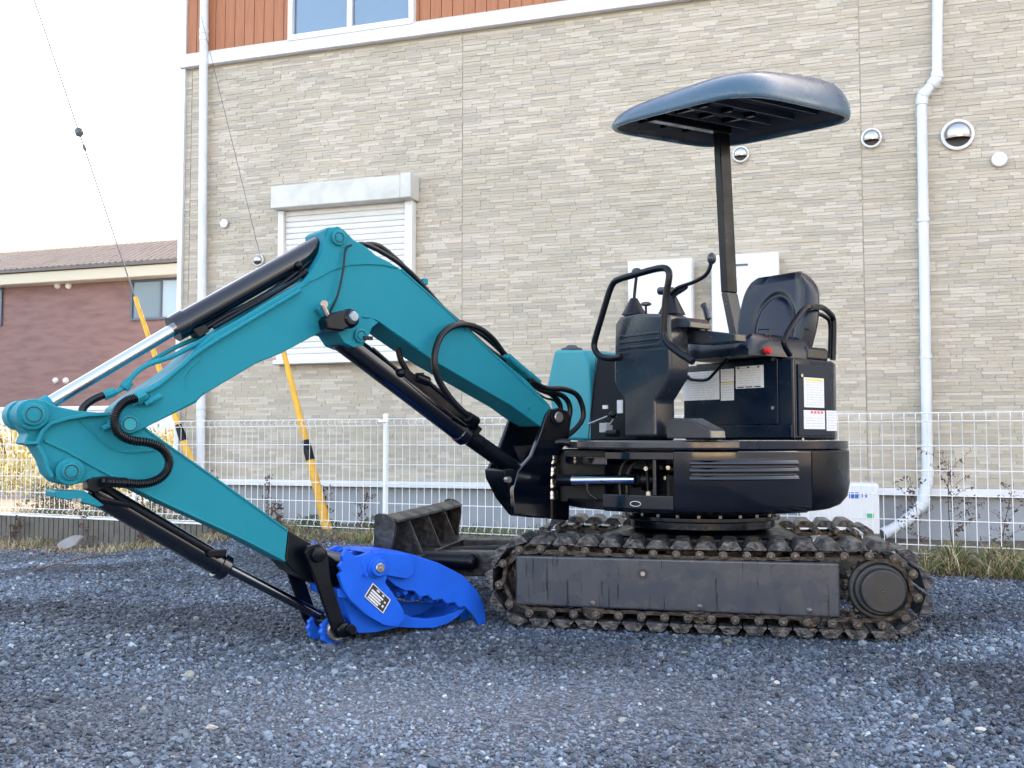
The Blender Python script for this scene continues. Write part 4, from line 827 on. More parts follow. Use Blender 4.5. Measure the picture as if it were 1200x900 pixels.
m = MB(); q = T.hit(84, 552.5, 0.125); m.steps(T.P(*q, 0.125), T.P(*q, -3), [(0, 0.026), (0.004, 0.034), (0.018, 0.036), (0.02, 0.052), (0.23, 0.052), (0.25, 0.034)], 30); part('cylinder_boss', m, TEAL, arm, bev=0.002); rings(84, 552.5, 0.1255, 0.024, arm)
for (x, y, o) in ((164, 468, 0.14), (180, 468, 0.135), (131, 497, 0.105)):
    m = MB(); p = T.H(x, y, o); m.tube([p, p - T.n * 0.04], 0.018, 12); m.tube([p - T.u * 0.035 - ZZ * 0.02, p + T.u * 0.03 + ZZ * 0.015], 0.012, 10); part('pipe_fitting', m, TEAL, arm)

# ---- arm cylinder
def cyl_ax(a, b, off, name, r_, mt, par, prof=None, seg=24):
    p, q_ = T.H(*a, off), T.H(*b, off); m = MB()
    if prof: L = (q_ - p).length; m.steps(p, q_, [(t_ * L, s_ * r_) for t_, s_ in prof], seg)
    else: m.tube([p, q_], r_, seg)
    return part(name, m, mt, par, bev=0.0)
ac = cyl_ax((203, 386), (378, 287), 0, 'arm_cylinder', 0.058, BLACK, ex, [(0, 0.7), (0.0, 0.98), (0.03, 1.0), (0.075, 1.0), (0.08, 0.9), (0.97, 0.9), (1, 0.85)], 32)
cyl_ax((52, 476), (206, 384.5), 0, 'rod', 0.026, CHROME, ac)
cyl_ax((40, 485), (60, 472), 0, 'rod_eye', 0.038, TEAL, ac)
m = MB(); T.plate(m, [(226, 386), (240, 380), (246, 388), (234, 396)], 0.05, -0.03); part('port_block', m, BLACKM, ac, bev=0.004)
hose('port_pipe', [(236, 388), (262, 372), (285, 360), (320, 340), (352, 316), (372, 296)], T, 0.03, 0.013, BLACKM, ac)
hose('port_pipe', [(250, 384), (285, 364), (330, 338), (360, 318)], T, 0.07, 0.009, BLACKM, ac)
for x, y in ((350, 311), (354, 322)):
    m = MB(); p = T.H(x, y, 0.05); m.ball(p, 0.02, seg=10, rg=6); part('pipe_clamp', m, BLACKM, ac)
# ---- boom cylinder
bc = cyl_ax((398, 396), (548, 511), 0, 'boom_cylinder', 0.062, BLACK, ex, [(0, 0.9), (0.02, 0.93), (0.93, 0.93), (0.935, 1.02), (0.985, 1.02), (1.0, 0.85)], 32)
cyl_ax((540, 505), (603, 550), 0, 'rod_cover', 0.045, BLACKM, bc)
m = MB(); a, z = T.hit(606, 551, 0); m.tube([T.P(a, z, 0.1), T.P(a, z, -0.1)], 0.05, 20); part('rod_end', m, BLACKM, bc, bev=0.004)
cov = [(470, 437), (478, 432), (550, 488), (566, 503), (558, 512), (545, 502)]
m = MB(); T.plate(m, cov, 0.05, -0.05); part('cylinder_guard', m, BLACKM, bc, bev=0.004)
hose('port_pipe', [(436, 408), (466, 434), (472, 436)], T, 0.05, 0.009, BLACKM, bc)
hose('port_pipe', [(500, 446), (530, 472), (545, 484)], T, 0.05, 0.011, BLACKM, bc)
m = MB(); p = T.H(494, 445, 0.04); m.tube([p - T.u * 0.035 + ZZ * 0.01, p + T.u * 0.04 - ZZ * 0.01], 0.027, 12); m.tube([p, p + ZZ * 0.035], 0.014, 10); part('hose_elbow', m, BLACKM, bc, bev=0.003)
m = MB(); p = T.H(548, 488, 0.13); q_ = T.H(558, 494, 0.1); m.tube([p, q_], 0.027, 8); m.tube([q_, T.H(556, 503, 0.03)], 0.017, 8); part('hose_fitting', m, BLACKM, bc, bev=0.003)
m = MB(); p = T.H(470, 437, 0.06); m.ball(p, 0.022, seg=10, rg=6); part('pipe_clamp', m, BLACKM, bc)
# ---- bucket cylinder
kc = cyl_ax((104, 572), (266, 667), 0, 'bucket_cylinder', 0.052, BLACK, ex, [(0, 0.6), (0.02, 0.95), (0.05, 0.95), (0.93, 0.95), (0.932, 1.1), (0.985, 1.1), (1.0, 0.9)], 32)
cyl_ax((258, 661), (380, 724), 0, 'rod', 0.022, DARKROD, kc)
m = MB(); a, z = T.hit(381, 727, 0); m.tube([T.P(a, z, 0.07), T.P(a, z, -0.07)], 0.04, 20); part('rod_eye', m, BLACKM, kc, bev=0.004)
hose('port_pipe', [(116, 566), (140, 584), (240, 643), (256, 652)], T, 0.045, 0.013, BLACKM, kc)
hose('port_pipe', [(109, 572), (116, 584), (132, 588), (152, 592)], T, 0.055, 0.012, BLACKM, kc)
m = MB(); T.plate(m, [(103, 562), (122, 558), (124, 572), (112, 578), (103, 574)], 0.1, 0.02); part('port_block', m, BLACKM, kc, bev=0.005)
m = MB(); p = T.H(252, 652, 0.04); m.box(p - T.u * 0.04, T.u * 0.08, T.n * 0.03, (0, 0, 0.03)); part('port_block', m, BLACKM, kc, bev=0.005)
m = MB(); T.plate(m, [(64, 577), (66, 575), (100, 575.5), (122, 592), (116, 594), (97, 589), (66, 583)], 0.10, -0.05); gd = part('guard_plate', m, TEAL, kc, bev=0.003)
for x in (86, 92):
    m = MB(); p = T.H(x, 586, 0.1); m.tube([p, p + T.n * 0.012], 0.009, 6); part('guard_bolt', m, STEEL, kc)

# ---- hoses along the boom
hose('hydraulic_hose', [(408, 292), (425, 286), (450, 297), (475, 314), (495, 334), (517, 359), (537, 377), (570, 407), (592, 423)], T, 0.07, 0.012, par=boom)
hose('hydraulic_hose', [(412, 289), (440, 287), (462, 302), (480, 320), (492, 332)], T, 0.0, 0.014, par=boom)
hose('hydraulic_hose', [(594, 420), (576, 396), (556, 383), (535, 381), (518, 392), (510, 412), (510, 432), (516, 449), (528, 467), (541, 481), (553, 490)], T, [0.05, 0.08, 0.12, 0.14, 0.15, 0.16, 0.16, 0.15, 0.14, 0.13, 0.12], 0.0165, par=boom)
hose('hydraulic_hose', [(540, 378), (560, 388), (580, 404), (596, 420)], T, 0.0, 0.016, par=boom)
hose('hydraulic_hose', [(466, 408), (471, 425), (481, 440), (490, 446)], T, 0.0, 0.015, par=boom)
for pts, o in (([(622, 446), (640, 455), (660, 456), (675, 462), (682, 475), (683, 490), (675, 502), (663, 512)], 0.09), ([(615, 444), (632, 456), (646, 462), (656, 474), (656, 492), (650, 508)], 0.0), ([(610, 440), (628, 452), (645, 458), (662, 466), (668, 480), (664, 500)], 0.03), ([(618, 452), (638, 466), (650, 470), (660, 484)], 0.06)):
    hose('hydraulic_hose', pts, T, o, 0.015 if o != 0.06 else 0.006, par=boom)
hose('electric_cable', [(412, 287), (405, 292), (402, 317), (396, 345), (389, 361), (386, 368)], T, 0.125, 0.005, par=boom)
for k, (x, y) in enumerate(((597, 424), (604, 430), (612, 437), (621, 444))):
    m = MB(); p = T.H(x, y, 0.07 - 0.012 * k); d = (T.H(x + 10, y + 9, 0.07) - T.H(x, y, 0.07)).normalized()
    for oo in (0.0, -0.045, 0.04): m.tube([p - d * 0.05 + T.n * oo, p + d * 0.04 + T.n * oo], 0.016, 8)
    part('pipe_union', m, TEAL, boom, bev=0.002)
m = MB(); p = T.H(496, 333, 0.08); m.box(p, T.u * 0.03, T.n * -0.16, (0, 0, 0.03)); part('hose_clamp', m, TEAL, boom, bev=0.004)
for pts, o, r_, mt in (([(124, 463), (135, 460), (147, 452), (156, 440), (172, 428), (205, 416), (245, 394), (282, 368), (330, 338), (352, 326)], 0.05, 0.011, TEAL), ([(150, 446), (165, 432), (200, 410), (240, 392)], -0.02, 0.010, TEAL), ([(165, 462), (185, 452), (212, 430), (236, 410), (290, 377), (352, 340)], 0.118, 0.009, TEAL)):
    hose('steel_pipe', pts, T, o, r_, mt, boom)
hose('hydraulic_hose', [(128, 461), (118, 464), (106, 470), (98, 477), (96, 484)], T, 0.04, 0.016, par=arm)
m = MB(); m.tube([T.H(122, 464, 0.045), T.H(134, 459, 0.045)], 0.019, 8); m.tube([T.H(145, 455, 0.05), T.H(152, 447, 0.05)], 0.02, 8); part('pipe_union', m, TEAL, arm)
sp = spline([T.H(x, y, 0.155) for x, y in [(161, 466), (148, 470), (138, 480), (134, 494), (139, 508), (154, 516), (175, 519), (190, 526), (198, 539), (195, 553), (183, 563), (166, 567), (148, 566), (124, 565)]], 26)
rr_ = [0.0145 + (0.0045 if (i // 2) % 2 else 0) for i in range(len(sp))]
m = MB(); m.tube(sp, rr_, 10); part('ribbed_hose', m, RUBBER, arm)
m = MB(); m.tube([T.H(158, 467, 0.155), T.H(168, 462, 0.14)], 0.02, 8); part('pipe_union', m, TEAL, arm)
m = MB(); m.tube([T.H(120, 564, 0.12), T.H(148, 566, 0.153)], 0.021, 10); part('hose_end', m, BLACKM, arm)

# ---- bucket linkage
LK = [(357, 648), (362, 640), (374, 637), (384, 646), (388, 680), (404, 728), (414, 733), (414, 745), (396, 748), (389, 735), (366, 668)]
lk3 = [T.hit(x, y, 0.15) for x, y in LK]
lks = None
for o in (0.15, -0.125):
    m = MB(); m.prism([T.P(a, z, o) for a, z in lk3], T.n * -0.024); p = part('side_link', m, BLACKM, bev=0.005); lks = lks or p
for (x, y) in ((372, 650), (402, 738)):
    q = T.hit(x, y, 0.15); m = MB(); m.steps(T.P(*q, 0.172), T.P(*q, -3), [(0, 0.02), (0.003, 0.032), (0.02, 0.036), (0.022, 0.028), (0.30, 0.028), (0.302, 0.036), (0.32, 0.036)], 22); part('link_pin', m, BLACKM, lks, bev=0.002)
q = T.hit(405, 737, 0.15)
m = MB(); m.steps(T.P(q[0] + 0.01, q[1], 0.2), T.P(q[0] + 0.01, q[1], 0), [(0, 0.014), (0.0, 0.02), (0.015, 0.02), (0.015, 0.026), (0.03, 0.026)], 8); part('lock_nut', m, BLACKM, lks, bev=0.002)

# ---- blue grapple
ear_n = [(407, 641), (411, 648), (417, 652), (424, 651), (435, 646), (450, 650), (456, 668), (452, 683), (462, 697), (473, 714), (475, 726), (466, 735), (450, 733), (428, 720), (411, 704), (403, 692), (399, 680), (397, 674), (401, 670), (397, 664), (402, 658), (401, 652)]
e3 = [T.hit(x, y, 0.17) for x, y in ear_n]
gr = None
for o in (0.17, -0.142):
    m = MB(); m.prism([T.P(a, z, o) for a, z in e3], T.n * -0.028); p = part('grapple', m, BLUE, bev=0.005) if gr is None else part('side_plate', m, BLUE, gr, bev=0.005); gr = gr or p
uj = [(428, 675), (423, 660), (428, 650), (440, 646), (470, 647), (490, 652), (517, 661), (542, 674), (559, 691), (567, 708), (570, 727), (569, 740), (563, 737), (557, 724), (549, 715), (545, 711), (538, 712), (533, 706), (524, 708), (518, 702), (508, 704), (502, 698), (492, 700), (486, 693), (474, 692), (463, 686), (455, 679), (447, 677), (437, 679)]
u3 = [T.hit(x, y, 0.14) for x, y in uj]
for o in (0.14, 0.0, -0.115):
    m = MB(); m.prism([T.P(a, z, o) for a, z in u3], T.n * -0.025); part('upper_claw', m, BLUE, gr, bev=0.005)
topl = [(432, 648), (440, 645), (470, 646), (490, 651), (517, 660), (540, 673), (536, 677), (515, 665), (490, 656), (470, 651), (440, 650)]
t3 = [T.hit(x, y, 0.14) for x, y in topl]; m = MB(); m.prism([T.P(a, z, 0.112) for a, z in t3], T.n * -0.225); part('claw_back', m, BLUE, gr, bev=0.003)
rp = [(428, 675), (422, 661), (429, 650), (442, 647), (474, 649), (484, 655), (487, 665), (485, 674), (477, 679), (455, 675), (441, 677)]
m = MB(); T.plate(m, rp, 0.172, 0.141); part('claw_collar', m, BLUE, gr, bev=0.006)
q = T.hit(442, 665, 0.172)
m = MB(); m.steps(T.P(*q, 0.2), T.P(*q, -3), [(0, 0.036), (0.004, 0.04), (0.02, 0.042), (0.022, 0.05), (0.03, 0.05)], 28); part('hinge_boss', m, BLUE, gr, bev=0.003)
m = MB(); m.steps(T.P(*q, 0.208), T.P(*q, -3), [(0, 0.007), (0.003, 0.008), (0.003, 0.02), (0.006, 0.024), (0.02, 0.025)], 24); part('hinge_pin', m, STEEL, gr, bev=0.001)
for x, y in ((450, 655), (430, 674)):
    m = MB(); p = T.H(x, y, 0.19); m.tube([p, p - T.n * 0.02], 0.008, 8); part('grease_nipple', m, BLUE, gr)
lj = [(401, 694), (404, 712), (412, 734), (420, 742), (440, 741), (466, 735), (486, 736), (508, 736), (524, 731), (536, 723), (547, 712), (539, 708), (524, 712), (505, 712), (486, 708), (468, 700), (455, 688), (440, 680), (415, 680)]
l3 = [T.hit(x, y, 0.11) for x, y in lj]
l3n = [T.hit(x, y, 0.11) for x, y in [(401, 694), (404, 712), (412, 734), (420, 742), (440, 741), (466, 735), (486, 736), (508, 736), (524, 731), (536, 723), (547, 712), (537, 715), (520, 722), (500, 725), (482, 723), (466, 716), (440, 690), (415, 682)]]
for o in (0.115, -0.09):
    src_ = l3 if o < 0 else l3n
    m = MB(); m.prism([T.P(a, z, o) for a, z in src_], T.n * -0.025); part('lower_jaw', m, BLUE, gr, bev=0.004)
bot = [(402, 700), (405, 714), (413, 735), (421, 742), (440, 741), (466, 735), (486, 736), (508, 736), (524, 731), (536, 723), (546, 713), (541, 711), (530, 719), (518, 726), (504, 730), (486, 731), (466, 730), (440, 735), (424, 736), (417, 730), (409, 712), (407, 700)]
b3 = [T.hit(x, y, 0.11) for x, y in bot]; m = MB(); m.prism([T.P(a, z, 0.089) for a, z in b3], T.n * -0.178); part('jaw_floor', m, BLUE, gr, bev=0.003)
for x, y in ((470, 697), (487, 702), (508, 704), (529, 708)):
    q = T.hit(x, y, 0.11); m = MB(); m.tube([T.P(*q, 0.088), T.P(*q, 0.03)], [0.013, 0.016], 8); m.tube([T.P(*q, -0.06), T.P(*q, -0.001)], 0.014, 8); part('jaw_tooth', m, BLUE, gr)
    m = MB(); m.tube([T.P(q[0] + 0.02, q[1] + 0.01, 0.12), T.P(q[0] + 0.02, q[1] + 0.01, -0.1)], 0.012, 8); part('cross_bar', m, BLUE, gr)
# pin eyes with scalloped rims
for o, nm in ((0.095, 0), (-0.03, 1)):
    q = T.hit(392, 739, 0.095); pl = []
    for i in range(48):
        a = 2 * math.pi * i / 48; r_ = 0.062 + (0.006 if (i % 4 < 2 and 2.6 < a < 5.2) else 0); pl.append(T.P(q[0] + r_ * math.cos(a), q[1] + r_ * math.sin(a), o))
    m = MB(); m.prism(pl, T.n * -0.03); part('pin_eye', m, BLUE, gr, bev=0.003)
m = MB(); q = T.hit(396, 738, 0.12); m.steps(T.P(*q, 0.124), T.P(*q, 0), [(0, 0.046), (0.003, 0.05), (0.02, 0.05)], 26); part('bushing', m, STEEL, gr)
cr_ = [(398, 690), (414, 694), (428, 724), (416, 742), (404, 735), (398, 712)]
m = MB(); T.plate(m, cr_, 0.06, -0.12); part('jaw_root', m, BLUE, gr, bev=0.006)
m = MB(); T.plate(m, [(395, 690), (412, 690), (425, 700), (424, 708), (408, 702), (396, 700)], 0.145, -0.13); part('cross_plate', m, BLUE, gr, bev=0.004)
q = T.hit(413, 662, 0.15); m = MB(); m.tube([T.P(*q, 0.145), T.P(*q, -0.145)], 0.045, 22); part('mount_tube', m, BLACKM, gr)
m = MB(); T.plate(m, [(437, 683), (458, 703), (449, 719), (427, 699)], 0.1735, 0.1705); dp = part('data_plate', m, DKINK, gr, smooth=False)
def lerp(a, b, t_): return (a[0] + (b[0] - a[0]) * t_, a[1] + (b[1] - a[1]) * t_)
A_, B_, C_, D_ = (437, 683), (458, 703), (449, 719), (427, 699)
def onp(u_, v_): return lerp(lerp(A_, B_, u_), lerp(D_, C_, u_), v_)
m = MB()
for v0, v1, u0, u1 in ((0.3, 0.42, 0.12, 0.72), (0.47, 0.58, 0.12, 0.66), (0.63, 0.74, 0.12, 0.72), (0.79, 0.9, 0.12, 0.66), (0.1, 0.2, 0.3, 0.45), (0.1, 0.2, 0.6, 0.7), (0.35, 0.45, 0.8, 0.88), (0.6, 0.75, 0.8, 0.88)): T.plate(m, [onp(u0, v0), onp(u1, v0), onp(u1, v1), onp(u0, v1)], 0.1745, 0.1737)
for a, b, c, d in ((0, 1, 0, 0.045), (0, 1, 0.955, 1), (0, 0.04, 0.045, 0.955), (0.96, 1, 0.045, 0.955)): T.plate(m, [onp(a, c), onp(b, c), onp(b, d), onp(a, d)], 0.1745, 0.1737)
part('plate_print', m, PAPER, dp, smooth=False)

# ---- superstructure: seat base
u1, u2 = PF.u, SF.u
zt0 = PF.hit(931, 419)[1]; zb0s = z1b + 0.05
pl = [KX, KX + u2 * 0.33, KX + u2 * 0.43 - u1 * 0.05, KX + u2 * 0.6 - u1 * 0.3, KX + u2 * 0.6 - u1 * 0.72, KX - u1 * 0.72]
m = MB(); m.prism([p + Vector((0, 0, zb0s)) for p in pl], (0, 0, zt0 - zb0s)); sb = part('seat_base', m, PANEL, bev=0.016, seg=3)
def pf_box(x0, y0, x1, y1, o0, o1, mb=None, fr=PF, at=None):
    mb = mb or MB(); a = fr.hit(x0, y0, o1); c = fr.hit(x1, y1, o1); fr.box(mb, a[0], c[0], c[1], a[1], o0, o1); return mb
part('front_panel', pf_box(816, 427, 912, 497, 0.002, 0.008), PANEL, sb, bev=0.004)
part('kick_strip', pf_box(812, 499.5, 928, 513, 0.002, 0.012), PANEL, sb, bev=0.004)
part('corner_edge', pf_box(929.3, 420, 931.2, 514, 0.0, 0.004), DECK, sb, bev=0.001)
m = MB(); SF.box(m, 0.025, 0.3, zb0s + 0.02, zt0 - 0.03, 0.002, 0.008); part('side_door', m, MATTE2, sb, bev=0.004)
def sticker(x0, y0, x1, y1, fr, o, par=sb, red=False, yel=False, black=False):
    mb = pf_box(x0, y0, x1, y1, o, o + 0.0015, None, fr); s_ = part('sticker', mb, PAPER, par, smooth=False)
    a = fr.hit(x0, y0, o + 0.0015); c = fr.hit(x1, y1, o + 0.0015); w_ = c[0] - a[0]; h_ = a[1] - c[1]; mb = MB(); nl = max(4, int(h_ / 0.012))
    for i in range(1, nl):
        zz_ = c[1] + h_ * i / nl
        if red and i >= nl - 2: continue
        s0_ = a[0] + w_ * 0.1
        while s0_ < c[0] - w_ * 0.12:
            l_ = min(w_ * random.uniform(0.1, 0.3), c[0] - w_ * 0.08 - s0_); 
            if l_ > 0.004: fr.box(mb, s0_, s0_ + l_, zz_, zz_ + h_ * 0.22 / nl, o + 0.0016, o + 0.0022)
            s0_ += l_ + w_ * 0.04
    part('sticker_print', mb, INK, s_, smooth=False)
    if red:
        mb = MB()
        for k in range(4): fr.box(mb, a[0] + w_ * (0.32 + 0.16 * k), a[0] + w_ * (0.43 + 0.16 * k), a[1] - h_ * 0.17, a[1] - h_ * 0.04, o + 0.0016, o + 0.0022)
        part('red_print', mb, REDINK, s_, smooth=False)
    if yel:
        mb = MB(); fr.box(mb, a[0] + w_ * 0.06, c[0] - w_ * 0.06, a[1] - h_ * 0.12, a[1] - h_ * 0.03, o + 0.0016, o + 0.0022); part('yellow_print', mb, YPRINT, s_, smooth=False)
    if black:
        mb = MB()
        for k in range(3):
            fr.box(mb, a[0] + w_ * (0.06 + 0.36 * k), a[0] + w_ * (0.14 + 0.36 * k), a[1] - h_ * 0.1, a[1] - h_ * 0.03, o + 0.0016, o + 0.0022)
            fr.box(mb, a[0] + w_ * (0.06 + 0.3 * k), a[0] + w_ * (0.3 + 0.3 * k), c[1] + h_ * 0.03, c[1] + h_ * 0.08, o + 0.0016, o + 0.0022)
        part('black_print', mb, DKINK, s_, smooth=False)
sticker(800, 437, 843, 468, PF, 0.0085); sticker(844.5, 433, 860, 447, PF, 0.0085); sticker(844.5, 448.5, 860, 469, PF, 0.0085, yel=True)
sticker(862, 430, 895, 454, PF, 0.0085, black=True)
sticker(942, 442, 966, 478, SF, 0.0085, yel=True); sticker(942, 480.5, 967, 503, SF, 0.0085, red=True); sticker(968.5, 481, 981, 505, SF, 0.0085)
m = MB()
for fr, x, y in ((SF, 939, 440), (SF, 940, 515), (PF, 906, 421), (PF, 906, 478)):
    p = fr.H(x, y, 0.01); m.tube([p, p + fr.n * 0.006], 0.009, 8)
part('panel_bolts', m, STEEL, sb)

# ---- seat
Fd = PF.n; Ld = PF.u; sbase = Vector((0.315, 0.60, 0))
def slab(mb, org, ax_u, ax_v, ax_n, fw, ff, fb, nu=28, nv=26):
    g = {}
    for side in (0, 1):
        for i in range(nv + 1):
            v_ = i / nv
            for j in range(nu + 1):
                u_ = -1 + 2 * j / nu; d = (ff if side == 0 else fb)(u_, v_); w_, h_ = fw(u_, v_)
                g[(side, i, j)] = org + ax_u * w_ + ax_v * h_ + ax_n * d
    keys = list(g); ix_ = {k: n for n, k in enumerate(keys)}; fs = []
    for side in (0, 1):
        for i in range(nv):
            for j in range(nu): fs.append((ix_[(side, i, j)], ix_[(side, i, j + 1)], ix_[(side, i + 1, j + 1)], ix_[(side, i + 1, j)]))
    for i in range(nv):
        for j in (0, nu): fs.append((ix_[(0, i, j)], ix_[(0, i + 1, j)], ix_[(1, i + 1, j)], ix_[(1, i, j)]))
    for j in range(nu):
        for i in (0, nv): fs.append((ix_[(0, i, j)], ix_[(0, i, j + 1)], ix_[(1, i, j + 1)], ix_[(1, i, j)]))
    return mb.add([g[k] for k in keys], fs)
zs = zt0 + 0.01; rec = R(13); upv = (ZZ * math.cos(rec) - Fd * math.sin(rec)); nv_ = (Fd * math.cos(rec) + ZZ * math.sin(rec))
def bw_(u_, v_):
    wd = 0.205 + 0.035 * math.sin(math.pi * min(1, v_ * 1.05)); hh_ = 0.50
    sq = 1 - max(0, (v_ - 0.72) / 0.28) ** 2.6 * 0.32
    return u_ * wd * sq, v_ * hh_ - 0.055 * max(0, abs(u_) - 0.35) ** 2 * (v_ > 0.3) * v_
def bf_(u_, v_):
    e_ = min(1, (1 - abs(u_)) * 6, (1 - v_) * 8); d = 0.045 * math.sqrt(max(0, e_))
    d += 0.05 * max(0, (abs(u_) - 0.5) / 0.5) ** 1.5 * (1 if abs(u_) < 0.9 else (1 - abs(u_)) * 10)
    r_ = math.hypot(u_ / 0.52, max(0, v_ - 0.36) / 0.36) if v_ > 0.36 else abs(u_) / 0.52
    d -= 0.012 * math.exp(-((r_ - 1) / 0.1) ** 2)
    if r_ < 1: d += 0.008 * (1 - r_ ** 2)
    return d
def bb_(u_, v_): e_ = min(1, (1 - abs(u_)) * 5, (1 - v_) * 6); return -0.055 * math.sqrt(max(0, e_)) - 0.001
m = slab(MB(), sbase + ZZ * zs, Ld, upv, nv_, bw_, bf_, bb_, 72, 72); st = part('seat', m, VINYL)
for p_ in st.data.polygons: pass
def cf_(u_, v_): e_ = min(1, (1 - abs(u_)) * 5, (1 - v_) * 7, v_ * 20 + 0.2); return 0.03 + 0.07 * math.sqrt(max(0, e_)) + 0.025 * max(0, (abs(u_) - 0.55) / 0.45) * (1 - abs(u_)) * 5
m = slab(MB(), sbase + ZZ * zs + Fd * 0.0, Ld, Fd, ZZ, lambda u_, v_: (u_ * (0.235 - 0.03 * v_ ** 4), v_ * 0.47), cf_, lambda u_, v_: 0.0, 36, 36); part('cushion', m, VINYL, st)
m = MB(); m.prism([sbase + Ld * a + Fd * b + ZZ * (zt0 + 0.001) for a, b in ((-0.3, 0.05), (0.24, 0.05), (0.24, -0.15), (-0.3, -0.15))], (0, 0, 0.075)); part('rear_cowl', m, PANEL, bev=0.02, seg=3)

# ---- control console
con = [(720, 379), (726, 371), (750, 367), (784, 368), (785, 400), (786, 430), (783, 445), (773, 462), (768, 470), (768, 512), (731, 512), (731, 468), (724, 458), (719, 447), (719, 425)]
m = MB(); CF.plate(m, con, 0.0, -0.14); cs = part('control_console', m, PLASTIC, bev=0.016, seg=3)
for y0_, y1_ in ((394, 389), (401, 396), (408, 403)):
    m = MB(); a = CF.hit(726, y0_, 0.004); b_ = CF.hit(772, y1_, 0.004); zz_ = (a[1] + b_[1]) / 2; CF.box(m, a[0], b_[0], zz_ - 0.009, zz_ + 0.004, 0.0005, 0.006); part('console_louvre', m, PLASTIC, cs, bev=0.003)
m = MB(); a = CF.hit(722, 414, 0.003); b_ = CF.hit(785, 414, 0.003); CF.box(m, a[0], b_[0], a[1] - 0.002, a[1] + 0.002, 0.0003, 0.002); part('console_seam', m, DKINK, cs, smooth=False)
m = MB(); CF.plate(m, [(782, 372), (805, 372), (809, 377), (809, 384), (785, 384)], -0.05, -0.2); part('console_cap', m, PLASTIC, cs, bev=0.006)
m = MB(); CF.plate(m, [(786, 384), (815, 386), (862, 391), (862, 400), (825, 404), (788, 402)], -0.16, -0.24); part('side_console', m, PLASTIC, cs, bev=0.006)
m = MB(); CF.plate(m, [(791, 391), (808, 391), (808, 396), (791, 396)], -0.155, -0.159); part('switch_panel', m, DKINK, cs)
for x, y in ((803, 387), (795, 387)):
    m = MB(); p = CF.H(x, y, -0.17); m.box(p, CF.u * 0.02, CF.n * -0.02, (0, 0, 0.012)); part('switch', m, PLASTIC, cs, bev=0.003)
def boot(x, y, h, r0, off, par=cs):
    p = CF.H(x, y, off); m = MB(); pr_ = []
    for i in range(9): pr_ += [(h * i / 9, r0 * (1 - 0.75 * i / 9)), (h * (i + 0.5) / 9, r0 * (0.93 - 0.75 * i / 9))]
    m.steps(p, p + ZZ, pr_, 18); return part('lever_boot', m, RUBBER, par)
boot(743, 369, 0.09, 0.065, -0.07); hose('lever_stick', [(743, 352), (744, 340), (746, 322)], CF, -0.07, 0.008, BLACKM, cs)
m = MB(); m.ball(CF.H(746, 318, -0.07), 0.02, (1.3, 1.0, 0.9)); part('lever_knob', m, PLASTIC, cs)
hose('lever_stick', [(757, 368), (757, 358)], CF, -0.05, 0.006, BLACKM, cs); m = MB(); p = CF.H(757, 357, -0.05); m.steps(p - ZZ * 0.006, p + ZZ, [(0, 0.018), (0.004, 0.027), (0.012, 0.027), (0.018, 0.018)], 16); part('lever_knob', m, PLASTIC, cs)
boot(787, 369, 0.11, 0.07, -0.1)
hose('lever_grip', [(786, 352), (790, 345), (802, 337), (803, 334)], CF, -0.1, 0.015, PLASTIC, cs)
m = MB(); m.tube([CF.H(773, 341, -0.1), CF.H(788, 341, -0.1)], 0.02, 12); part('lever_knob', m, PLASTIC, cs)
hose('long_lever', [(786, 344), (795, 337), (812, 331), (825, 324), (831, 316), (834, 305)], CF, -0.08, 0.0095, BLACKM, cs)
m = MB(); m.ball(CF.H(834, 303, -0.08), 0.022, (1, 1, 1.3)); part('lever_knob', m, PLASTIC, cs)
hose('blade_lever', [(827, 392), (829, 378), (830, 373)], CF, -0.3, 0.008, BLACKM, cs); hose('blade_lever_grip', [(830, 374), (827, 362), (824, 357)], CF, -0.3, 0.017, PLASTIC, cs)
# handrails
hose('front_handrail', [(812, 424), (806, 420), (795, 413), (784, 404), (778, 393), (778, 382), (780, 350), (784, 326), (783, 317), (777, 314), (765, 316), (740, 323), (724, 328), (718, 333), (713, 345), (704, 375), (697, 399), (697, 409), (703, 417), (714, 420), (728, 419)], CF, 0.09, 0.0165, BLACKM, n=4, seg=12)
hose('rear_handrail', [(926, 416), (921, 408), (919, 399), (924, 388), (934, 373), (942, 363), (950, 360), (962, 360), (971, 366), (976, 373), (977, 385), (976, 422)], SF, [0.0] * 7 + [-0.05, -0.08, -0.1, -0.1, -0.1], 0.015, BLACKM, n=4, seg=12)
hose('rear_handrail', [(939, 418), (939, 400), (944, 380), (955, 368), (968, 372), (973, 382), (972, 420)], SF, -0.3, 0.012, BLACKM, n=4)
sl_ = hose('safety_lever', [(806, 442), (812, 445), (828, 445), (838, 436), (852, 421), (863, 412), (878, 410), (889, 411)], PF, 0.1, 0.0085, BLACKM, n=4)
m = MB(); m.tube([PF.H(887, 411, 0.1), PF.H(903, 411, 0.1)], 0.0165, 14); part('red_grip', m, RED, sl_, bev=0.003)
for pts in ([(889, 418), (889, 386), (902, 386), (902, 418)], [(893, 416), (893, 394)], [(898, 416), (898, 392)]):
    m = MB(); m.tube([PF.H(x, y, 0.04) for x, y in pts], 0.004, 6); part('guide_frame', m, STEEL if len(pts) == 2 else BLACKM, sl_)
m = MB(); m.tube([PF.H(806, 442, 0.1), PF.H(800, 444, 0.0)], 0.012, 8); part('lever_pivot', m, BLACKM, sl_)
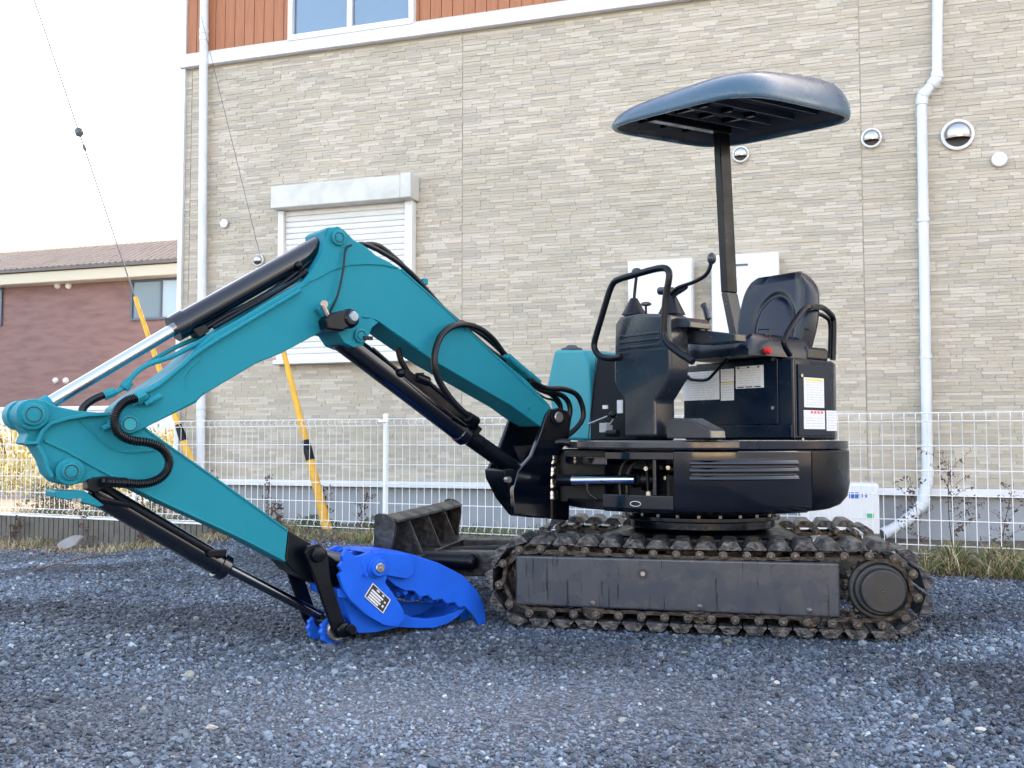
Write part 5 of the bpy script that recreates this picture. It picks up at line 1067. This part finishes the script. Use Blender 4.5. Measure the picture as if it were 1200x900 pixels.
# pedal box and small items on the floor
m = MB(); CF.plate(m, [(781, 498), (787, 490), (806, 490), (832, 504), (833, 514), (781, 514)], -0.02, -0.13); part('pedal_box', m, PLASTIC, bev=0.006)
m = MB(); p = CF.H(702, 507, -0.3); m.box(p, CF.u * 0.06, CF.n * -0.05, (0, 0, 0.055)); part('valve_block', m, CONC, bev=0.004)
m = MB(); m.tube([CF.H(690, 497, -0.3), CF.H(712, 488, -0.3)], 0.006, 8); m.tube([CF.H(716, 497, -0.3), CF.H(722, 488, -0.3)], 0.008, 8); part('valve_handle', m, STEEL)
m = MB(); p = CF.H(718, 486, -0.28); m.ball(p, 0.022); p = CF.H(712, 508, -0.25); m.tube([p, p + CF.u * 0.08], 0.02, 10); part('valve', m, BLACKM)
m = MB(); a = CF.hit(706, 475, -0.28); CF.box(m, a[0], a[0] + 0.035, a[1] - 0.02, a[1], -0.29, -0.28); a = CF.hit(723, 469, -0.2); CF.box(m, a[0], a[0] + 0.035, a[1] - 0.07, a[1], -0.21, -0.2); part('small_label', m, PAPER, smooth=False)
# ---- tank hood and its black cover
TF = Fr((-0.72, 1.0), R(-40))
m = MB(); TF.plate(m, [(649, 410), (684, 410), (690, 428), (694, 516), (655, 516), (646, 480), (640, 452)], 0.0, -0.4); th_ = part('tank_hood', m, TEAL2, bev=0.02, seg=3)
m = MB(); TF.plate(m, [(700, 414), (722, 418), (745, 430), (745, 516), (691, 516), (692, 470)], 0.02, -0.3); part('hood_cover', m, MATTE, bev=0.01)
m = MB(); m.tube([TF.H(699, 414, 0.024), TF.H(689, 516, 0.024)], 0.003, 6); part('cover_edge', m, DECK, th_)
p = TF.H(670, 409, -0.15); p.z = TF.hit(670, 410, 0.0)[1]; m = MB(); m.steps(p - ZZ * 0.01, p + ZZ, [(0, 0.055), (0.025, 0.055), (0.026, 0.068), (0.04, 0.066), (0.046, 0.04), (0.056, 0.03), (0.06, 0.02)], 22); part('filler_cap', m, CAPM, th_, bev=0.002)

# ---- canopy post
pb = Vector((0.10, 1.13, 0)); ptp = Vector((0.065, 1.10, 0)); pw, pd_ = 0.05, 0.095
def post(mb, a, z0_, b, z1_, w0, w1):
    vs = []
    for c_, z_, w_ in ((a, z0_, w0), (b, z1_, w1)):
        for du, dn in ((-1, 1), (1, 1), (1, -1), (-1, -1)): vs.append(c_ + PF.n * (du * pd_ / 2) * -1 + PF.u * (dn * w_ / 2) + ZZ * z_)
    return mb.add(vs, [(3, 2, 1, 0), (4, 5, 6, 7), (0, 1, 5, 4), (1, 2, 6, 5), (2, 3, 7, 6), (3, 0, 4, 7)])
zk = 0.92 + 172 / FOC * 5.85
cp = part('canopy_post', post(MB(), pb, zk, ptp, 2.76, pw, pw), BLACKM, bev=0.006)
foot = pb + Vector((0.1, 0.02, 0)); part('post_foot', post(MB(), foot, 1.25, pb, zk - 0.001, pw * 1.1, pw), DECK, cp, bev=0.006)
part('post_base', post(MB(), foot, zb0s, foot, 1.249, pw * 1.2, pw * 1.2), BLACKM, cp, bev=0.006)
# ---- canopy
cx = Vector((0.105, 0.735, 0)); CH = 0.53
def outline(k, sc, e=3.6):
    e = e * 1.35
    a = 2 * math.pi * k / 72; c_, s_ = math.cos(a), math.sin(a); f_ = (abs(c_) ** e + abs(s_) ** e) ** (-1 / e)
    return PF.u * (c_ * f_ * CH * sc) + PF.n * (s_ * f_ * CH * sc * 1.0)
zc = 2.685
def tilt(p, dz=0.0):                                    # the roof rises a little towards the rear, its shell is deeper there
    q = p - cx; lat_q = q.dot(RT)
    return p + ZZ * (0.105 * q.dot(f0) + 0.015 * lat_q + (dz * (0.95 + 0.34 * lat_q / 0.6) if dz > 0.015 else dz))
rows = [(0.955, 0.02, 3.6), (0.955, 0.0, 3.6), (0.965, -0.008, 3.6), (0.99, -0.008, 3.6), (1.0, 0.0, 3.6), (1.004, 0.02, 3.6), (0.997, 0.05, 3.5), (0.98, 0.08, 3.4), (0.95, 0.112, 3.3), (0.905, 0.14, 3.1), (0.83, 0.162, 2.9), (0.66, 0.178, 2.5), (0.35, 0.186, 2.2), (0.02, 0.188, 2)]
m = MB(); vs = []
for sc, dz, e in rows: vs += [tilt(cx + outline(k, sc, e), dz) + ZZ * zc for k in range(72)]
nr = len(rows)
m.add(vs, [(i * 72 + k, i * 72 + (k + 1) % 72, (i + 1) * 72 + (k + 1) % 72, (i + 1) * 72 + k) for i in range(nr - 1) for k in range(72)] + [tuple(range((nr - 1) * 72, nr * 72))]); can = part('canopy', m, CANOPY)
inn = [(0.954, 0.02, 3.6), (0.945, 0.05, 3.4), (0.9, 0.095, 3.2), (0.8, 0.122, 3), (0.5, 0.132, 2.6), (0.02, 0.135, 2)]
m = MB(); vs = []
for sc, dz, e in inn: vs += [tilt(cx + outline(k, sc, e), dz) + ZZ * zc for k in range(72)]
nr = len(inn); m.add(vs, [(i * 72 + k, i * 72 + (k + 1) % 72, (i + 1) * 72 + (k + 1) % 72, (i + 1) * 72 + k) for i in range(nr - 1) for k in range(72)] + [tuple(range((nr - 1) * 72, nr * 72))]); part('canopy_liner', m, CANIN, can)
for o in (-0.36, -0.2, -0.04, 0.12, 0.28):
    m = MB(); m.box(cx + PF.u * (o) - PF.n * 0.42 + ZZ * (zc + 0.03), PF.u * 0.012, PF.n * 0.84, (0, 0, 0.04)); m.v = [(p[0], p[1], p[2] + 0.022) for p in m.v]; m.v = [tuple(tilt(Vector(p))) for p in m.v]; part('liner_rib', m, CANIN, can, bev=0.003)
m = MB(); m.box(ptp - PF.n * 0.06 - PF.u * 0.03 + ZZ * (zc + 0.02), PF.u * 0.06, PF.n * 0.66, (0, 0, 0.05)); m.v = [tuple(tilt(Vector(p))) for p in m.v]; part('canopy_bracket', m, BLACKM, can, bev=0.005)
for q in (0.06, 0.26, 0.46):
    m = MB(); m.box(ptp + PF.n * q - PF.u * 0.3 + ZZ * (zc + 0.06), PF.u * 0.6, PF.n * 0.03, (0, 0, 0.03)); m.v = [tuple(tilt(Vector(p))) for p in m.v]; part('cross_strut', m, BLACKM, can, bev=0.004)

# ================================================================== GROUND PLANTS AND DEBRIS
def grass_mesh(name, label, regs, seed):
    rg = random.Random(seed); m = MB(); m.c = []
    for (x0, x1, y0, y1, n, hmin, hmax, green) in regs:
        for i in range(n):
            px_ = rg.uniform(x0, x1); s_ = FN.hit(px_, 640)[0]; o = y0 + (y1 - y0) * rg.random() ** 1.5
            cl = 0.5 + 0.5 * math.sin(px_ * 0.09 + 3 * math.sin(px_ * 0.023))
            if rg.random() > 0.35 + 0.65 * cl: continue
            p = FN.P(s_, 0, o); p.z = float(gz(p.x, p.y)) - 0.005
            h = (hmin + (hmax - hmin) * rg.random() ** 1.8) * (0.5 + 0.7 * cl); a = rg.uniform(0, 2 * math.pi); b = rg.uniform(0.3, 1.0) + 1.3 * rg.random() ** 2; w_ = rg.uniform(0.0015, 0.004)
            d = Vector((math.cos(a), math.sin(a), 0)); sd_ = Vector((-d.y, d.x, 0)) * w_
            q1 = p + d * h * b * 0.35 + ZZ * h * 0.6; q2 = p + d * h * b + ZZ * h * max(0.12, 0.95 - 0.3 * b * b)
            m.add([p - sd_, p + sd_, q1 + sd_ * 0.8, q1 - sd_ * 0.8, q2], [(0, 1, 2, 3), (3, 2, 4)])
            c_ = rg.choice([(0.1, 0.17, 0.035), (0.07, 0.13, 0.03), (0.14, 0.2, 0.05)]) if rg.random() < green else rg.choice([(0.42, 0.33, 0.19), (0.3, 0.22, 0.13), (0.14, 0.09, 0.055), (0.52, 0.44, 0.29)])
            m.c += [c_, c_]
    o = obj(name, m, GRASS, None, smooth=False)
    return tag(o, label, 'grass', kind='stuff')
grass_mesh('weedy_grass', 'dry and green grass growing along the foot of the mesh fence', [(1085, 1220, 0.02, 0.5, 9000, 0.04, 0.22, 0.4), (1085, 1220, -0.35, 0.02, 1800, 0.05, 0.22, 0.4), (440, 640, 0.02, 0.5, 2600, 0.03, 0.12, 0.45), (280, 460, 0.02, 0.4, 2600, 0.05, 0.2, 0.3), (-20, 320, 0.02, 0.7, 5000, 0.03, 0.14, 0.12), (-20, 200, 0.02, 0.5, 400, 0.03, 0.08, 0.3), (330, 620, -0.5, -0.05, 2200, 0.06, 0.2, 0.75), (-40, 250, -1.2, -0.1, 2600, 0.08, 0.3, 0.45)], 3)
# dead leaves and twigs on the soil strip
rg = random.Random(11); m = MB(); m.c = []
for i in range(4500):
    px_ = rg.uniform(-20, 640) if rg.random() < 0.85 else rg.uniform(1080, 1220); s_ = FN.hit(px_, 640)[0]; o = 0.04 + rg.random() ** 1.5 * 0.7; p = FN.P(s_, 0, o); p.z = float(gz(p.x, p.y)) + 0.006
    a = rg.uniform(0, 6.28); L_l = rg.uniform(0.012, 0.045); d = Vector((math.cos(a), math.sin(a), rg.uniform(-0.2, 0.4))) * L_l; e_ = Vector((-math.sin(a), math.cos(a), rg.uniform(-0.5, 0.5))) * L_l * rg.choice([0.5, 0.3, 0.06])
    m.add([p - d * 0.5, p + e_, p + d * 0.6, p - e_], [(0, 1, 2, 3)]); m.c += [rg.choice([(0.14, 0.07, 0.045), (0.2, 0.12, 0.08), (0.3, 0.22, 0.15), (0.08, 0.05, 0.035)])]
tag(obj('leaf_litter', m, GRASS, None, smooth=False), 'brown dead leaves and twigs strewn on the soil at the fence', 'leaf litter', kind='stuff')
def weed(px_, off, h, lean, seed, label, spread=0.5, nb=9, bushy=1.0):
    rg = random.Random(seed); s_ = FN.hit(px_, 640)[0]; p = FN.P(s_, 0, off); p.z = float(gz(p.x, p.y)) - 0.02
    t = thing('dead_weed', p, label, 'weed', 'dried weeds along the fence'); st_ = MB(); lf = MB()
    top = p + ZZ * h + FN.u * lean; pts = spline([p, p + (top - p) * 0.5 + FN.u * rg.uniform(-0.03, 0.03), top], 5); st_.tube(pts, [0.005 - 0.0035 * i / (len(pts) - 1) for i in range(len(pts))], 5)
    for k in range(nb):
        b = pts[0].lerp(pts[-1], 0.25 + 0.7 * k / nb); a = rg.uniform(0, 6.28); d = FN.u * math.cos(a) + FN.n * math.sin(a) * 0.6 + ZZ * rg.uniform(0.3, 1.1); L = spread * h * rg.uniform(0.2, 0.5)
        br = spline([b, b + d * L * 0.5, b + d * L + ZZ * -0.02], 3); st_.tube(br, 0.0016, 4)
        for j in range(int(16 * bushy)):
            q = br[rg.randrange(len(br))] + Vector((rg.gauss(0, 0.014), rg.gauss(0, 0.014), rg.gauss(0, 0.014))); e1 = Vector((rg.gauss(0, 1), rg.gauss(0, 1), rg.gauss(0, 1))).normalized(); e2 = e1.orthogonal().normalized(); z_ = rg.uniform(0.007, 0.02)
            lf.add([q - e1 * z_, q + e2 * z_ * 0.5, q + e1 * z_, q - e2 * z_ * 0.5], [(0, 1, 2, 3)])
    obj('stem', st_, STEM, t); obj('leaves', lf, LEAFB, t, smooth=False)
weed(1118, -0.1, 0.78, -0.02, 1, 'tall dead weed with spreading twigs right of the downpipe foot', 0.7, 16)
weed(1075, -0.15, 0.62, -0.05, 2, 'thin dead weed in front of the curved end of the white downpipe', 0.6, 10)
weed(1172, -0.1, 0.6, 0.1, 3, 'dead weed nearest the right edge of the photo', 0.6, 10)
weed(304, -0.1, 0.62, 0.05, 4, 'dead brown weed left of the yellow guard, behind the arm', 0.4, 8)
weed(366, -0.2, 0.5, -0.04, 5, 'thin dead weed close beside the foot of the yellow guard', 0.5, 9)
weed(408, -0.15, 0.42, 0.1, 6, 'short dead weed just right of the yellow guard foot', 0.5, 8)
weed(338, 0.08, 0.3, -0.12, 7, 'short leafy brown weed below the arm elbow in front of the fence', 0.5, 7, 2)
weed(120, 0.15, 0.45, -0.2, 8, 'leaning dead stalk behind the bucket cylinder at the left', 0.4, 5)
weed(60, -0.15, 0.55, 0.03, 9, 'tangled dead weed behind the fence at the far left', 0.8, 14, 1.6)
weed(28, 0.12, 0.3, 0.08, 10, 'short dead weed in front of the grooved boards at the far left', 0.6, 9, 1.3)
weed(176, 0.15, 0.28, 0.1, 12, 'short dead weed in front of the boards below the bucket cylinder', 0.6, 9, 1.3)
weed(262, 0.12, 0.26, -0.06, 13, 'short dead weed beside the bucket cylinder rod', 0.6, 9, 1.3)
weed(222, -0.15, 0.6, 0.05, 14, 'tall dead weed behind the fence, just below the boom elbow', 0.6, 12, 1.2)
def bush(px_, off, w_, h, seed, label, n=420, m_=LEAFG):
    rg = random.Random(seed); s_ = FN.hit(px_, 640)[0]; p = FN.P(s_, 0, off); p.z = 0
    t = thing('low_shrub', p, label, 'shrub', 'low green plants behind the fence'); lf = MB(); st_ = MB()
    for k in range(7):
        a = rg.uniform(-1, 1); q = p + FN.u * a * w_ * 0.8 + ZZ * h * rg.uniform(0.6, 1); st_.tube([p + FN.u * a * 0.05, p.lerp(q, 0.5) + ZZ * 0.03, q], 0.004, 4)
    for k in range(n):
        a = rg.uniform(-1, 1); q = p + FN.u * a * w_ + FN.n * rg.gauss(0, 0.08) + ZZ * h * (rg.random() ** 0.8) * (1 - 0.5 * a * a); e1 = Vector((rg.gauss(0, 1), rg.gauss(0, 1), rg.gauss(0, 0.6))).normalized(); e2 = e1.orthogonal().normalized(); z_ = rg.uniform(0.01, 0.028)
        lf.add([q - e1 * z_, q + e2 * z_ * 0.45, q + e1 * z_, q - e2 * z_ * 0.45], [(0, 1, 2, 3)])
    obj('stem', st_, STEM, t); obj('leaves', lf, m_, t, smooth=False)
bush(428, -0.35, 0.3, 0.22, 21, 'low green plant behind the fence, left of the dozer blade', 500)
bush(345, -0.3, 0.25, 0.2, 22, 'low green plant behind the fence, left of the yellow guard foot', 360)
bush(20, -0.4, 0.3, 0.45, 23, 'dark green plant behind the fence at the far left edge', 600)
bush(82, -0.4, 0.35, 0.38, 24, 'dark green plant behind the fence under the bucket cylinder', 600)
bush(135, -0.4, 0.3, 0.4, 25, 'dark green plant behind the fence near the left fence post', 500)
# sunlit pale shrubs on the plot beyond
for k, (px_, dp_, w_, h, lab) in enumerate(((20, 17.5, 1.0, 1.25, 'pale yellow sunlit shrub at the left edge beyond the fence'), (75, 17.0, 1.1, 0.95, 'pale yellow sunlit shrub behind the end of the arm'), (140, 18.0, 1.0, 1.1, 'pale yellow sunlit shrub behind the arm elbow'), (205, 17.5, 0.5, 1.2, 'narrow pale sunlit shrub beside the house corner'))):
    p = from_pd(px_, dp_); rg = random.Random(40 + k); t = thing('straw_shrub', p, lab, 'shrub', 'pale shrubs on the sunny plot'); st_ = MB(); lf = MB(); lf.c = []
    for j in range(14):
        q = p + Vector((rg.uniform(-w_, w_) * 0.6, rg.uniform(-0.4, 0.4), h * rg.uniform(0.6, 1))); st_.tube([p, p.lerp(q, 0.4) + ZZ * 0.1, q], 0.012, 4)
    for j in range(1500):
        a = rg.uniform(-1, 1); q = p + RT * a * w_ + f0 * rg.gauss(0, 0.35) + ZZ * h * rg.random() ** 0.7 * (1 - 0.45 * a * a) ; e1 = Vector((rg.gauss(0, 0.5), rg.gauss(0, 0.5), rg.gauss(0, 1))).normalized(); e2 = e1.orthogonal().normalized(); z_ = rg.uniform(0.03, 0.07)
        lf.add([q - e1 * z_, q + e2 * z_ * 0.4, q + e1 * z_, q - e2 * z_ * 0.4], [(0, 1, 2, 3)]); lf.c += [rg.choice([(0.5, 0.44, 0.2), (0.58, 0.5, 0.27), (0.4, 0.38, 0.14), (0.62, 0.56, 0.38)])]
    obj('stem', st_, STEM, t); obj('foliage', lf, LEAFY, t, smooth=False)
# broken concrete lump and stray stones
CONCP = mat('broken_concrete', (0.27, 0.27, 0.26), 0.9, bump=0.9, bscale=40, dirt=(0.22, 0.2, 0.18), dscale=12, damt=0.8)
def rock(p, sc, seed, m_, name, label, cat, grp=None):
    bm = bmesh.new(); bmesh.ops.create_icosphere(bm, subdivisions=3, radius=1); rg = np.random.RandomState(seed); dirs = rg.randn(14, 3); dirs /= np.linalg.norm(dirs, axis=1)[:, None]; ds = rg.uniform(0.6, 0.95, 14)
    for v in bm.verts:
        for _ in range(2):
            for d_, q in zip(dirs, ds):
                d_v = Vector(d_); e_ = v.co.dot(d_v)
                if e_ > q: v.co -= d_v * (e_ - q)
        v.co = Vector((v.co.x * sc[0], v.co.y * sc[1], v.co.z * sc[2]))
    me = bpy.data.meshes.new(name); bm.to_mesh(me); bm.free(); me.materials.append(m_); o = bpy.data.objects.new(name, me); link(o, None, p); tag(o, label, cat, grp); return o
p = FN.P(FN.hit(110, 640)[0], 0, 0.3); p.z = float(gz(p.x, p.y)) + 0.04; o = rock(p, (0.16, 0.09, 0.075), 5, CONCP, 'concrete_lump', 'broken pale concrete lump by the grooved boards at the left', 'concrete lump'); o.rotation_euler = (0.5, -0.35, 0.9)
def gp(x, y): d = ray(x, y); t_ = -CAM.z / d.z; q = CAM + d * t_; q.z = float(gz(q.x, q.y)); return q
BROWN = mat('brown_bark', (0.16, 0.1, 0.07), 0.9, bump=0.6)
WSTONE = mat('pale_stone', (0.42, 0.4, 0.37), 0.8, bump=0.3)
for k, (x, y, sc, m_, lab) in enumerate(((846, 792, (0.012, 0.03, 0.01), BROWN, 'small brown chip of bark on the gravel in the foreground'), (910, 806, (0.014, 0.014, 0.01), WSTONE, 'small white stone on the gravel below the sprocket'), (150, 745, (0.016, 0.012, 0.011), WSTONE, 'small white stone on the gravel under the arm'), (1150, 862, (0.02, 0.014, 0.011), WSTONE, 'pale stone on the gravel at the bottom right'), (248, 856, (0.022, 0.014, 0.012), WSTONE, 'pale stone on the gravel at the bottom left'), (748, 762, (0.01, 0.02, 0.008), BROWN, 'small brown chip just below the near track'))):
    q = gp(x, y); q.z += 0.01; o = rock(q, sc, 50 + k, m_, 'loose_stone' if m_ is WSTONE else 'bark_chip', lab, 'stone' if m_ is WSTONE else 'bark chip')
for k, (x, y, L, a, lab) in enumerate(((70, 645, 0.5, 0.5, 'thin dark stick lying left of the concrete lump'), (40, 662, 0.3, 0.35, 'short dark stick on the gravel at the left'))):
    q = gp(x, y); d = (RT * math.cos(a) + f0 * math.sin(a) + ZZ * 0.12) * L; m = MB(); m.tube([q + ZZ * 0.01, q + d * 0.5 + ZZ * 0.03, q + d], [0.007, 0.006, 0.003], 6); tag(obj('stick', m, STEM), lab, 'stick')
